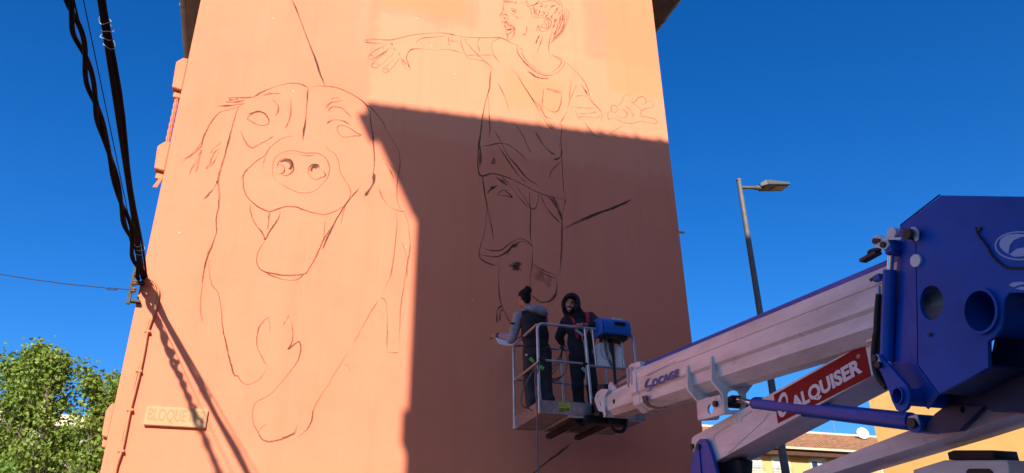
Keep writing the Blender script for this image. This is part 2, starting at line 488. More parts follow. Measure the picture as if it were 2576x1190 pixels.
def charcoal():
    mt, nt, b = new_mat('charcoal_stroke')
    b.inputs['Base Color'].default_value = (0.11, 0.062, 0.044, 1); b.inputs['Roughness'].default_value = 0.95
    b.inputs['Specular IOR Level'].default_value = 0.1
    at = nt.nodes.new('ShaderNodeAttribute'); at.attribute_name = 'dens'
    geo = nt.nodes.new('ShaderNodeNewGeometry')
    nz = nt.nodes.new('ShaderNodeTexNoise'); nz.inputs['Scale'].default_value = 60; nz.inputs['Detail'].default_value = 3
    n2 = nt.nodes.new('ShaderNodeTexNoise'); n2.inputs['Scale'].default_value = 4; n2.inputs['Detail'].default_value = 2
    nt.links.new(geo.outputs['Position'], nz.inputs['Vector']); nt.links.new(geo.outputs['Position'], n2.inputs['Vector'])
    mr = nt.nodes.new('ShaderNodeMapRange'); mr.inputs['From Min'].default_value = 0.3; mr.inputs['From Max'].default_value = 0.62
    mr.inputs['To Min'].default_value = 0.35; mr.inputs['To Max'].default_value = 1.0
    nt.links.new(nz.outputs['Fac'], mr.inputs['Value'])
    m2 = nt.nodes.new('ShaderNodeMapRange'); m2.inputs['From Min'].default_value = 0.3; m2.inputs['From Max'].default_value = 0.65
    m2.inputs['To Min'].default_value = 0.5; m2.inputs['To Max'].default_value = 1.1
    nt.links.new(n2.outputs['Fac'], m2.inputs['Value'])
    a = nt.nodes.new('ShaderNodeMath'); a.operation = 'MULTIPLY'; a.use_clamp = True
    c = nt.nodes.new('ShaderNodeMath'); c.operation = 'MULTIPLY'; c.use_clamp = True
    nt.links.new(at.outputs['Fac'], a.inputs[0]); nt.links.new(mr.outputs[0], a.inputs[1])
    nt.links.new(a.outputs[0], c.inputs[0]); nt.links.new(m2.outputs[0], c.inputs[1])
    nt.links.new(c.outputs[0], b.inputs['Alpha'])
    return mt
M['charcoal'] = charcoal()

# ------------------------------------------------------------------ ground
def sheet(name, x0, x1, y0, y1, z, mt):
    o = MB().add([(x0,y0,z),(x1,y0,z),(x1,y1,z),(x0,y1,z)], [(0,1,2,3)]).build(name, mt)
    return tag(o, kind='structure')
sheet('ground', -900, 900, -900, 900, 0.0, M['earth'])
sheet('road', -60, 90, -14.2, -2.6, 0.004, M['asphalt'])
tag(MB().box((-60, -2.5, 0.0), (90, 14, 0.13)).build('pavement', M['paving']), kind='structure')
tag(MB().box((-60, -2.62, 0.0), (90, -2.5, 0.14)).build('kerb', M['kerb']), kind='structure')

# ------------------------------------------------------------------ mural building
W = 8.05
bld = root('apartment_building', (4, 11, 0.13), 'tall terracotta block whose blank end wall carries charcoal sketches of a dog and boy', 'building')
wall = MB().box((0, 0, 0.13), (W, 24, 12.6)).build('wall', M['mural'], bld)
rf = MB()
rf.prism([(-0.8, -0.12, 12.72), (W/2, -0.12, 14.6), (W+0.62, -0.12, 12.72), (W+0.62, -0.12, 12.9), (W/2, -0.12, 14.8), (-0.8, -0.12, 12.9)], (0, 24.4, 0))
roof = rf.build('roof', M['tile'], bld)
MB().prism([(0, 0.0, 12.605), (W, 0.0, 12.605), (W/2, 0.0, 14.55)], (0, 24, 0)).build('gable', M['mural'], bld)
for x0, x1 in ((-0.72, -0.003), (W+0.003, W+0.55)):
    MB().box((x0, -0.1, 12.52), (x1, 24.2, 12.66)).build('soffit', M['soffit'], roof)
for sx, x in ((-1, -0.78), (1, W+0.60)):
    g = MB()
    prof = [(x + 0.075*math.cos(a), 12.62 + 0.075*math.sin(a)) for a in [math.pi + math.pi*k/8 for k in range(9)]]
    prof2 = [(x + 0.063*math.cos(a), 12.62 + 0.063*math.sin(a)) for a in [2*math.pi - math.pi*k/8 for k in range(9)]]
    g.prism([(a, -0.14, b) for a, b in prof + prof2], (0, 24.4, 0))
    gut = g.build('gutter', M['gutter'], roof, smooth=True)
    for k in range(9):
        yy = 0.6 + k*2.6
        ring = [(x + 0.083*math.cos(a), yy, 12.62 + 0.083*math.sin(a)) for a in [math.pi + math.pi*i/8 for i in range(9)]]
        ring2 = [(x + 0.073*math.cos(a), yy, 12.62 + 0.073*math.sin(a)) for a in [2*math.pi - math.pi*i/8 for i in range(9)]]
        MB().prism(ring + ring2, (0, 0.05, 0)).build('gutter_bracket', M['iron'], roof)
# windows of the long sides (seen only from a step aside)
for side, x in (('l', 0.0), ('r', W)):
    for fl in range(4):
        for k in range(6):
            yy = 2.2 + k*3.6; zz = 1.4 + fl*2.95
            d = -0.02 if side == 'l' else 0.02
            fr = MB().box((x - d*0.2, yy, zz), (x + d*1.6, yy+1.2, zz+1.3)).build('window', M['frame'], bld)
            MB().box((x + d*1.7, yy+0.08, zz+0.08), (x + d*1.9, yy+1.12, zz+1.22)).build('pane', M['glass'], fr)

# --- charcoal sketches
class Sketch:
    n = 0
    def __init__(s): s.v = []; s.f = []; s.d = []
    def stroke(s, pts, fn, w=0.016, d=0.55, jit=0.004, taper=True):
        P = [Vector((p[0], 0, p[1])) for p in pts] if jit == 0.0 else [onY(fn(*p), 0.0) for p in pts]
        Sketch.n += 1
        y = -(0.0012 + 0.00004*(Sketch.n % 160))
        Q = spline(P, 5)
        R = random.Random(Sketch.n)
        base = len(s.v); ph = R.random()*6
        n = len(Q)
        for i, q in enumerate(Q):
            t = (Q[min(i+1, n-1)] - Q[max(i-1, 0)])
            t = Vector((t.x, 0, t.z)).normalized() if t.length > 1e-6 else Vector((1, 0, 0))
            nn = Vector((-t.z, 0, t.x))
            u = i/max(1, n-1)
            tp = (min(1, u/0.12, (1-u)/0.12)*0.7+0.3) if taper else 1
            ww = w*(0.75+0.35*math.sin(ph+u*9)+0.15*R.random())*(0.5+0.5*tp)
            dd = min(1.5, d*1.85)*(0.85+0.25*math.sin(ph*2+u*7))*tp
            c = q + nn*R.uniform(-jit, jit)
            for k, a in ((-1, 0.0), (-0.62, 1.0), (0.62, 1.0), (1, 0.0)):
                s.v.append((c.x + nn.x*ww*k, y, c.z + nn.z*ww*k)); s.d.append(dd*a)
        for i in range(n-1):
            for k in range(3):
                a = base+i*4+k
                s.f.append((a, a+1, a+5, a+4))
    def build(s, name, label):
        me = bpy.data.meshes.new(name); me.from_pydata(s.v, [], s.f)
        at = me.attributes.new('dens', 'FLOAT', 'POINT'); at.data.foreach_set('value', s.d)
        o = link_mesh(name, me, M['charcoal'], bld)
        return tag(o, label)

dog = Sketch()
def D(pts, w=0.015, d=0.5, fn=rdog): dog.stroke(pts, fn, w*0.82, min(.95, d*1.05))
D([(430,120),(470,95),(530,68),(600,45),(670,38),(720,48),(750,65)], .016, .6)
D([(750,65),(800,55),(860,55),(920,65),(990,95),(1050,130),(1090,165),(1130,195),(1180,260),(1210,320),(1250,380),(1275,430),(1285,500),(1275,560),(1265,640),(1270,720),(1285,770)], .013, .5)
D([(750,65),(742,150),(735,250),(725,310),(718,375)], .019, .75)
dog.stroke([(735,0),(752,40),(770,90),(790,140),(805,185),(820,220)], lambda x, y: (x, y), .017, .75)
for P in ([(435,118),(370,122),(280,122)], [(388,135),(330,147),(270,145)], [(382,155),(300,168),(215,168)], [(345,128),(310,135),(285,133)]):
    D(P, .02, .45)
D([(350,175),(290,190),(240,205),(200,245),(165,300),(140,360),(125,410),(85,445),(35,472)], .015, .5)
for P in ([(135,370),(100,420),(20,495)], [(128,400),(70,460),(15,480)], [(125,430),(110,490),(80,540)], [(120,440),(90,500),(55,575)], [(130,420),(120,480),(95,560)], [(240,415),(205,440),(190,480),(165,520),(160,540)], [(235,435),(215,470),(200,500),(175,530)], [(215,425),(188,465),(180,510),(150,540)], [(245,380),(200,420),(180,450)]):
    D(P, .012, .36)
D([(380,150),(345,180),(320,250),(300,320),(280,400),(262,470),(240,540),(228,600),(233,680),(228,760),(215,830),(217,900),(205,940),(190,990),(165,1050),(145,1110),(135,1190)], .017, .55)
D([(300,320),(275,420),(245,530)], .022, .3)
D([(225,600),(200,650),(140,715)], .016, .6)
D([(388,252),(415,222),(450,203),(490,210),(520,245),(515,275),(480,283),(440,272),(405,250),(395,235)], .017, .6)
D([(395,220),(430,207),(470,208)], .014, .45)
for P in ([(485,108),(530,98),(590,98)], [(540,130),(570,160),(575,200),(555,235)], [(650,130),(648,200),(640,250),(618,302)]):
    D(P, .017, .45)
D([(358,310),(375,360),(415,412),(470,390),(520,365),(555,340)], .02, .38)
D([(855,275),(880,255),(920,250),(960,260),(995,280)], .014, .5)
D([(918,300),(930,285),(960,285),(1000,305),(1030,325),(1057,340),(1010,345),(960,350),(930,335),(918,300),(925,280)], .014, .55)
for P in ([(850,190),(865,160),(900,145),(960,135)], [(865,205),(880,180),(920,170),(960,195),(1005,240)], [(880,130),(910,122),(930,125)], [(895,180),(930,178),(965,185)], [(860,180),(885,150),(935,148)]):
    D(P, .014, .36)
D([(665,345),(620,350),(580,370),(540,400),(515,430),(495,460),(450,490),(405,530),(375,565),(372,630),(385,680),(410,715),(450,750),(490,772),(525,783),(570,770),(620,755),(670,755),(710,768),(760,785),(810,797),(850,800),(900,785),(950,755),(985,715),(997,670),(985,635),(955,590),(935,550),(925,490),(905,450),(870,425),(845,395)], .015, .58)
D([(480,545),(490,500),(510,450)], .01, .3)
D([(360,600),(372,570),(400,540)], .012, .35)
D([(570,620),(545,570),(545,510),(560,470),(600,440),(660,430),(730,443),(800,445),(850,470),(873,520),(865,580),(835,620),(800,655),(760,672),(715,675),(670,665),(620,640),(580,620)], .012, .45)
D([(590,455),(650,445),(730,458),(800,455)], .01, .3)
D([(570,530),(575,500),(600,480),(640,480),(662,510),(660,550),(625,575),(600,570),(590,555)], .015, .6)
D([(575,510),(605,520),(612,545),(600,562),(565,565)], .012, .5)
D([(585,497),(620,485),(648,497),(652,520),(640,540)], .045, .75)
D([(820,525),(800,510),(770,512),(750,540),(755,570),(790,597),(830,585),(850,570),(835,545)], .014, .6)
D([(762,550),(775,528),(800,520),(815,530)], .05, .75)
D([(415,735),(415,780),(430,830),(460,880),(490,920),(500,945),(530,890),(560,850),(582,810),(585,770)], .014, .58)
D([(527,785),(520,830),(515,890)], .014, .5)
D([(430,840),(470,890),(500,935)], .015, .45)
D([(500,945),(475,990),(455,1030),(450,1075),(465,1110),(490,1130),(550,1145),(620,1155),(680,1152),(735,1142),(765,1100),(800,1040),(820,990),(840,930),(845,870),(855,800)], .014, .58)
D([(490,1130),(560,1165),(640,1183),(690,1175),(735,1140)], .012, .45)
D([(1050,640),(1010,690),(970,740),(930,800),(890,870),(850,930),(815,1000),(775,1080),(735,1145)], .015, .55)
D([(985,715),(940,780),(900,860),(850,960),(830,1010)], .015, .55)
D([(1045,650),(1000,700),(940,790)], .014, .4)
D([(970,740),(950,800),(940,860)], .012, .4)
D([(1105,215),(1120,300),(1130,400),(1135,480),(1130,560),(1135,600),(1110,650),(1070,705)], .014, .5)
D([(1133,560),(1128,620),(1100,665),(1080,695)], .032, .6)
D([(1045,130),(1085,160),(1110,220),(1115,300)], .012, .45)
D([(1155,640),(1180,700),(1220,750),(1270,778),(1320,782)], .012, .32)
D([(1260,780),(1265,870),(1255,980),(1240,1090),(1225,1160)], .012, .35)
D([(1310,790),(1335,880),(1340,1000),(1325,1100),(1325,1180)], .012, .38)
D([(1200,500),(1225,540),(1250,600)], .012, .35); D([(1210,480),(1240,530),(1265,560)], .012, .3)
for P, w, d in [
 ([(175,30),(160,75),(140,120),(122,200),(112,270),(105,350),(105,400),(115,450)], .014, .4),
 ([(147,140),(148,210),(160,265),(190,305),(200,350),(208,410),(212,470),(225,530),(240,600),(255,660),(270,710),(285,712),(300,735),(335,755),(385,735),(410,710),(432,668)], .013, .48),
 ([(432,665),(410,630),(385,580),(380,530),(390,480),(415,445),(437,428),(445,470),(443,505)], .012, .45),
 ([(465,500),(475,470)], .01, .3), ([(510,465),(525,440),(540,415)], .01, .3),
 ([(548,448),(558,500),(552,550),(533,582),(560,562),(588,545),(595,590),(580,640),(545,690),(500,745),(450,800),(400,830),(370,850),(360,890),(365,950),(385,985),(400,1015),(430,1035),(480,1030),(530,1012),(565,995),(572,975),(580,955)], .013, .48),
 ([(390,985),(405,965),(425,950)], .01, .35), ([(495,1018),(540,1003),(568,985)], .01, .4),
 ([(985,328),(940,400),(890,490),(858,550)], .01, .35),
 ([(835,590),(795,650),(740,740),(690,820),(660,875),(650,930),(630,970),(600,1000),(575,1015)], .012, .42),
 ([(985,328),(1010,345),(1018,390),(1020,500),(1018,598)], .01, .38), ([(1018,598),(1050,600),(1078,598)], .01, .32),
 ([(1078,598),(1080,480),(1085,380),(1100,280),(1115,180),(1118,140),(1100,80),(1085,50)], .01, .38),
 ([(1065,0),(1055,100),(1045,180),(1030,240),(1000,300)], .01, .35), ([(1125,0),(1132,80),(1118,150)], .011, .4),
 ([(800,655),(825,660),(838,690)], .009, .28), ([(555,1165),(557,1210)], .01, .3)]:
    D(P, w, d, rlow)
dog.build('dog_sketch', 'charcoal outline of a panting dog drawn on the sunlit plaster')

boy = Sketch()
def B(pts, w=0.011, d=0.5, fn=rboy): boy.stroke(pts, fn, w*(0.85 if w < .02 else .85), min(.95, d*(1.0 if fn is rboy else 1.15)), 0.002)
B([(45,310),(120,303),(230,310),(300,300),(400,275),(500,262),(600,255),(670,257),(740,270),(800,283),(860,290),(950,293),(1030,293),(1080,290),(1130,303),(1170,325),(1230,350),(1280,360)])
B([(660,256),(700,263),(760,275)], .012, .6)
for P in ([(45,310),(48,328),(110,333),(180,340),(230,350)], [(205,355),(150,380),(100,410),(75,440),(85,458),(115,458),(160,430),(210,400),(240,372)],
          [(232,400),(180,430),(120,480),(103,505),(115,525),(150,520),(200,480),(255,430),(275,410)], [(270,455),(225,505),(190,535),(195,560),(220,562),(250,540),(290,490),(325,445)],
          [(325,440),(340,480),(360,520),(400,545),(403,530),(385,490),(372,450),(380,420),(410,370)], [(80,440),(95,427),(115,430),(118,448)], [(112,500),(128,487),(150,492),(150,512)],
          [(195,545),(208,533),(228,540),(222,556)], [(60,312),(75,314),(72,326),(55,324)], [(370,490),(385,505),(390,528)],
          [(380,415),(410,385),(460,378),(540,383),(620,387),(690,383),(740,393),(830,415)], [(445,345),(460,315),(500,295),(560,290),(640,283),(690,280)],
          [(700,285),(695,320),(705,358)], [(700,315),(740,320),(775,327)], [(800,285),(795,330),(810,380),(835,430),(848,455)],
          [(835,290),(830,320),(870,370),(930,430),(1000,490),(1075,562)], [(945,295),(920,330),(930,370),(945,405)], [(1040,300),(1030,350),(1045,420),(1075,460),(1105,495)],
          [(848,455),(900,460),(970,475),(1010,505),(1030,530)], [(840,430),(940,428),(1040,425)], [(1110,293),(1065,310),(1040,330)]):
    B(P, .010, .45)
for c in ((257,345), (280,378), (315,418)):
    B([(c[0]+9*math.cos(a), c[1]+8*math.sin(a)) for a in [i*0.9 for i in range(8)]], .009, .5)
for P in ([(340,455),(355,480),(372,500)], [(345,450),(362,470)], [(225,380),(245,370)], [(185,365),(195,385)], [(200,420),(220,440)], [(260,465),(280,475)], [(255,440),(270,410)], [(120,405),(140,420)]):
    B(P, .016, .5)
# torso
B([(1030,530),(1020,600),(1015,680),(995,750),(975,830),(955,920),(950,980),(940,1060),(930,1110),(925,1190)], .013, .6)
for P in ([(1005,740),(1010,830),(1015,930),(1020,1010)], [(1070,625),(1110,700),(1140,770),(1170,865)], [(1175,520),(1230,580),(1270,650),(1330,740),(1390,830),(1450,900),(1505,925)],
          [(1330,740),(1370,790),(1430,830),(1480,855),(1520,868),(1550,850),(1570,780),(1572,710)], [(1572,710),(1510,697),(1450,680)], [(1572,722),(1510,708),(1455,690)], [(1435,680),(1425,780),(1420,820)],
          [(1270,650),(1340,760),(1400,860),(1460,960),(1510,1010)], [(1400,860),(1415,950)],
          [(1230,350),(1230,400),(1260,450),(1310,500),(1380,545),(1450,570),(1500,560),(1540,530),(1570,490),(1560,465),(1500,428)],
          [(1235,410),(1290,490),(1370,555),(1450,585),(1520,575),(1570,535),(1597,490),(1570,455),(1495,425)], [(1255,390),(1300,470),(1380,535)], [(1240,370),(1260,378),(1290,400)],
          [(1490,425),(1495,462)]):
    B(P, .011, .5)
for P in ([(1305,545),(1370,590),(1430,610),(1480,607)], [(1315,555),(1380,600),(1470,605)], [(1175,525),(1220,575)], [(1380,330),(1376,345)]):
    B(P, .016, .5)
# face and hair
rface = region(1900, 0, 2300, 1831)
def Hd(pts, w=.0085, d=.55): B(pts, w, d, rface)
for P in ([(320,5),(308,80),(292,140),(300,190),(318,205)], [(300,205),(270,232),(247,265),(255,305),(275,345)], [(268,280),(300,262),(350,262),(383,285),(375,330),(345,338)], [(280,350),(282,405),(300,400)], [(300,375),(340,385),(370,368),(398,330)],
          [(300,405),(340,402),(400,420),(450,455),(490,480),(495,520),(470,560),(420,590),(370,610),(345,600)], [(310,425),(350,425),(410,445),(470,480)], [(310,430),(322,465),(345,490),(350,545),(345,600),(365,640),(380,700),(400,750)],
          [(322,465),(340,488)], [(352,450),(375,445),(390,475),(365,490)], [(390,460),(430,470),(460,490)], [(440,410),(475,450),(495,490),(508,560),(490,640),(450,690),(410,715)], [(500,540),(490,600),(450,665)], [(360,625),(390,640),(420,670)],
          [(355,545),(400,520),(460,505),(485,500)], [(425,162),(480,160),(540,185),(620,220)], [(440,185),(480,205),(545,200)], [(440,235),(465,255),(495,258)], [(470,225),(520,225),(550,215)], [(515,282),(545,310),(575,340)],
          [(715,470),(720,540),(700,600),(640,640)], [(925,445),(910,500),(885,552)], [(930,455),(935,510),(960,548),(1010,560),(1070,550),(1120,510),(1150,450),(1155,390),(1120,345),(1070,325),(1010,320)],
          [(1020,430),(1025,380),(1060,358),(1095,370),(1112,420),(1110,480),(1080,510),(1050,500),(1020,488),(975,495),(962,488),(985,450),(1018,440)], [(1030,400),(1070,440),(1080,490)], [(1035,380),(1090,420)],
          [(585,42),(650,60),(710,85),(755,120),(790,165),(805,215),(808,275),(830,305),(900,310),(1000,320),(1100,330)],
          [(1170,430),(1178,520),(1165,600),(1140,680),(1122,760),(1112,860),(1122,940),(1145,990)],
          [(710,0),(725,50),(770,95),(820,105),(880,70),(970,0)], [(760,118),(800,98),(850,95)], [(835,170),(840,120),(870,90),(940,45)], [(940,90),(1000,40),(1080,18),(1160,12),(1230,30),(1290,75),(1310,100)], [(1210,0),(1270,35),(1320,95)], [(1295,0),(1335,60),(1360,150)],
          [(1390,152),(1440,175),(1475,225),(1478,290),(1460,380),(1420,480),(1370,560),(1310,630),(1240,690),(1170,750),(1145,778)], [(1355,160),(1372,260),(1370,360)]):
    Hd(P)
Hd([(270,0),(290,20),(310,8),(330,35),(345,5),(360,45),(385,10),(400,50),(430,15),(450,55),(470,20),(500,65),(525,30),(530,70),(550,10)], .009, .6)
Hd([(300,315),(322,322),(345,330)], .02, .6); Hd([(310,150),(318,180)], .02, .4); Hd([(450,183),(490,190),(520,190)], .012, .6); Hd([(370,540),(420,530),(470,515)], .03, .5); Hd([(480,470),(495,510),(475,550)], .014, .45)
for k, P in enumerate(([(850,130),(858,200),(845,260)], [(868,150),(880,210),(862,270)], [(900,150),(905,210),(880,275)], [(955,180),(945,230),(915,285)], [(1020,190),(1010,240),(965,290)], [(1045,205),(1035,255),(1005,300)], [(1105,225),(1095,265),(1055,303)],
          [(1185,255),(1160,290),(1120,325)], [(960,130),(1000,110),(1040,95)], [(965,130),(985,90),(1000,62)], [(920,80),(940,48)], [(1035,140),(1060,115),(1085,90)], [(1070,140),(1090,110)], [(1105,195),(1140,150),(1200,110),(1270,90)], [(1135,130),(1190,95),(1250,88)],
          [(1230,215),(1255,160),(1310,115)], [(1215,250),(1235,195),(1280,150)], [(1280,275),(1310,225),(1335,180)], [(1300,260),(1325,215)], [(1240,230),(1270,195),(1300,175)],
          [(1345,180),(1355,300),(1330,430),(1270,560),(1190,690)], [(1395,180),(1400,320),(1370,470),(1290,600),(1180,710)], [(1430,200),(1435,330),(1400,460),(1340,570)], [(1270,300),(1275,420),(1240,540),(1185,610)], [(1320,270),(1310,400),(1260,530),(1200,640)],
          [(1465,280),(1440,400),(1390,500),(1320,590),(1220,670),(1150,720)], [(1215,330),(1210,430),(1195,500)], [(1250,330),(1220,420),(1205,490)], [(1340,400),(1310,500),(1250,590)], [(1400,420),(1350,520),(1290,610),(1200,690)], [(1360,250),(1370,330),(1355,420)], [(1180,250),(1170,310),(1158,360)])):
    Hd(P, .009 if k % 3 else .014, .5)
for P in ([(960,625),(920,680),(890,740),(885,790)], [(1005,640),(985,720),(950,820),(905,945)], [(945,650),(905,720),(885,770)]):
    Hd(P, .013, .42)
# right arm and hand
B([(1597,480),(1640,510),(1690,560),(1740,620),(1770,670),(1785,720),(1795,760),(1830,810),(1870,850),(1890,880)], .011, .5)
B([(1730,660),(1748,690),(1765,715),(1780,755)], .02, .6)
for P in ([(1695,655),(1660,720),(1630,800),(1620,850)], [(1650,600),(1640,700),(1630,790)], [(1680,750),(1720,740),(1760,750),(1800,780),(1850,830),(1885,880)], [(1650,825),(1720,835),(1800,838),(1850,835)],
          [(1710,880),(1780,880),(1850,865)], [(1665,840),(1690,880),(1710,915),(1735,900),(1790,910),(1850,910),(1885,885)], [(1730,920),(1790,1000),(1845,1060),(1900,1058),(1980,1015),(2060,965)],
          [(1620,860),(1590,910),(1555,970)], [(1575,990),(1565,1080)], [(1890,880),(1930,875),(1960,855),(1955,830),(1975,815),(2005,830),(2005,860),(1985,870),(1960,858)],
          [(2005,820),(2035,800),(2050,760),(2080,732),(2110,740),(2125,770),(2115,795),(2140,790),(2165,760),(2200,750),(2228,775),(2220,805),(2190,810)],
          [(2190,810),(2230,790),(2265,785),(2288,805),(2275,830),(2230,840),(2195,860),(2185,895),(2230,905),(2290,920),(2315,940),(2305,958),(2250,950),(2185,940),(2120,957),(2060,950),(2010,930),(1980,915),(1930,930)],
          [(1990,885),(2030,915),(2075,905),(2080,880),(2060,855),(2010,850)], [(2070,820),(2110,860),(2135,910)], [(2120,795),(2165,830),(2195,860)], [(1895,885),(1885,915),(1880,945)], [(1825,920),(1800,970)], [(1930,880),(1935,920),(1950,930)]):
    B(P, .010, .42)
# shirt hem, shorts, legs
K = rleg
for P, w, d in [
 ([(125,0),(110,100),(100,190),(90,250),(88,320),(95,370),(115,380),(160,368),(200,375),(270,400),(330,430),(400,465),(470,490),(540,500)], .017, .8),
 ([(540,500),(530,440),(525,350),(520,260),(518,180),(522,120),(510,115)], .011, .55),
 ([(105,228),(150,222),(190,212),(240,218),(290,250),(340,298)], .014, .7), ([(175,150),(205,200),(240,270),(290,330),(340,390),(410,435)], .016, .7),
 ([(185,215),(230,280),(270,340),(300,380),(335,415)], .016, .7), ([(95,220),(102,270),(98,335)], .03, .7), ([(160,262),(190,275)], .014, .5),
 ([(170,285),(160,315),(178,312),(170,285)], .012, .7), ([(169,295),(169,312)], .03, .6),
 ([(275,105),(320,170),(345,230),(365,265)], .012, .45), ([(385,150),(420,210),(460,255),(490,272)], .015, .65), ([(475,298),(510,285),(525,250)], .02, .7), ([(525,300),(490,330),(465,360),(458,390)], .014, .6),
 ([(145,60),(150,130),(148,190)], .010, .4), ([(515,180),(510,230)], .028, .55), ([(400,0),(440,80),(480,135)], .011, .5),
 ([(110,380),(118,430),(125,480),(135,540),(130,610),(120,680),(100,745),(95,795),(120,820),(160,838),(200,842)], .013, .6),
 ([(105,750),(160,765),(210,762),(250,730),(300,705),(340,715),(368,745)], .013, .6), ([(95,785),(140,795),(195,795),(240,770),(270,740),(320,718),(365,740)], .016, .75),
 ([(195,800),(200,840)], .01, .5), ([(130,500),(150,600),(172,720)], .011, .45), ([(135,470),(160,445),(190,428)], .03, .6), ([(185,478),(205,460),(225,452),(245,470),(265,490),(225,482),(185,480)], .014, .7), ([(130,440),(165,435)], .02, .4),
 ([(180,385),(215,410),(240,430)], .035, .6), ([(270,410),(320,480),(355,540),(360,580),(358,650),(360,700),(372,750)], .012, .6), ([(205,380),(250,425),(300,490),(350,545)], .01, .5),
 ([(355,455),(355,500),(360,545),(385,545),(400,500),(400,470)], .012, .55), ([(410,475),(440,540),(480,590),(520,628)], .013, .65), ([(450,485),(490,530),(515,590)], .03, .65), ([(470,485),(505,540),(520,610)], .016, .6),
 ([(540,500),(538,520),(525,570),(522,650),(520,760),(510,900)], .013, .6), ([(372,835),(420,865),(505,900)], .012, .55), ([(372,850),(440,890),(505,915)], .011, .5),
 ([(200,842),(195,900),(198,980),(210,1050),(240,1110),(265,1160)], .013, .55), ([(372,750),(368,830),(360,900),(362,980),(375,1010)], .013, .55),
 ([(275,825),(283,845),(288,870)], .14, .42), ([(280,830),(290,845),(280,860)], .07, .5), ([(235,790),(260,750),(300,735)], .035, .3), ([(350,720),(368,745)], .03, .5), ([(385,880),(430,920),(470,930)], .12, .22),
 ([(497,920),(490,990),(460,1025),(410,1030),(370,1000)], .02, .55), ([(440,1070),(465,1030)], .014, .45), ([(455,1025),(485,995)], .04, .4),
 ([(185,1140),(190,1070),(215,1050)], .016, .6), ([(200,1130),(205,1080),(220,1075)], .014, .5),
]:
    B(P, w, d, K)
gl = Sketch(); gl.stroke([(533,650),(620,610),(720,568),(800,540),(880,502)], K, .024, .95); gl.stroke([(620,610),(720,568),(800,540),(880,502)], K, .02, .7)
gl.build('guide_line', 'straight charcoal guide line running up from the boy towards the far corner')
gl = Sketch()
gl.stroke([(1442,1110),(1410,1137),(1375,1163),(1345,1188),(1320,1210)], lambda x, y: (x, y), .016, .85)
gl.build('guide_line', 'short charcoal guide line under the work basket')
boy.build('boy_sketch', 'charcoal outline of a laughing boy with outstretched arms, half in shadow')

chalk = Sketch()
for x, z0, z1 in ((1.10, 3.7, 6.9), (2.02, 3.2, 8.3), (3.05, 3.6, 7.2), (1.35, 7.3, 9.0)):
    zz = [z0 + (z1-z0)*i/9 for i in range(10)]
    chalk.stroke([(x + 0.006*math.sin(i*2.0), z) for i, z in enumerate(zz)], lambda a, b: (a, b), .005, .16, 0.0)
for z, x0, x1 in ((5.04, 0.3, 2.3), (5.62, 0.4, 1.8), (4.05, 0.9, 2.0), (6.6, 0.6, 3.2)):
    chalk.stroke([(x0 + (x1-x0)*i/9, z + 0.005*math.sin(i*1.7)) for i in range(10)], lambda a, b: (a, b), .005, .14, 0.0)
cho = chalk.build('chalk_grid', 'faint pale chalk setting-out lines under the dog drawing')
cm = M['charcoal'].copy(); cm.name = 'pale_chalk'; cm.node_tree.nodes['Principled BSDF'].inputs['Base Color'].default_value = (.85, .6, .42, 1)
cho.data.materials[0] = cm
# plaque
s0, s1 = onY((367, 1022), 0), onY((521, 1035), 0)
plq = root('block_sign', (0.70, -0.03, 3.60), 'small terracotta plaque reading BLOQUE Nº2 near the foot of the mural wall', 'sign')
MB().box((0.362, -0.055, 3.603), (1.055, -0.0005, 3.832)).build('panel', M['plaque'], plq, bevel=0.006)
lettering('lettering', 'BLOQUE Nº2', (0.395, -0.0565, 3.635), (1.03, -0.0565, 3.635), (0.395, -0.0565, 3.80), M['plaquetext'], plq, bold=-0.012, depth=0.0)

# junction boxes on the edge and the painted cables
def jbox(z0, z1, y0, y1, label, dp=1.0):
    o = root('junction_box', (-0.08, (y0+y1)/2, z0), label, 'junction box', 'painted boxes on the corner of the terracotta block')
    MB().prism([(0.0, y0, z0), (-0.13*dp, y0, z0+0.02), (-0.15*dp, y0, z1-0.09), (-0.07*dp, y0, z1), (0.0, y0, z1)], (0, y1-y0, 0)).build('cover', M['terra'], o, bevel=0.008)
    MB().box((-0.105*dp, y0+0.07, z0-0.1), (-0.01, y1-0.07, z0-0.002)).build('cable_gland', M['terra'], o, bevel=0.006)
    return o
jb1 = jbox(8.42, 8.98, -0.02, 0.24, 'upper terracotta painted junction box high on the corner below the gutter')
jb2 = jbox(7.06, 7.52, -0.02, 0.2, 'lower terracotta painted junction box on the corner above the cable bracket')
jb3 = jbox(3.45, 3.85, 0.02, 0.25, 'terracotta painted junction box low on the corner beside the leafy trees', 0.55)
c1 = MB()
for k in range(4):
    pts = []
    for i in range(16):
        t = i/15; z = 8.34 - t*0.86
        pts.append((-0.055 - 0.02*math.sin(t*12+k*1.6), 0.1 + 0.03*math.cos(t*12+k*1.6), z))
    c1.tube(pts, 0.011, 6)
tag(c1.build('cable_loom', M['terra'], None, (-0.05, 0.1, 7.48), smooth=True), 'twisted painted cables hanging between the two junction boxes on the corner', 'cable')
c2 = MB()
for k in range(3):
    c2.tube([(-0.05+0.015*k, 0.06, 6.97), (-0.07+0.015*k, 0.03, 6.88), (-0.10+0.02*k, 0.02, 6.80)], 0.010, 6)
tag(c2.build('cable_tails', M['terra'], None, (-0.07, 0.03, 6.8), smooth=True), 'short painted cable ends poking out under the lower junction box', 'cable')

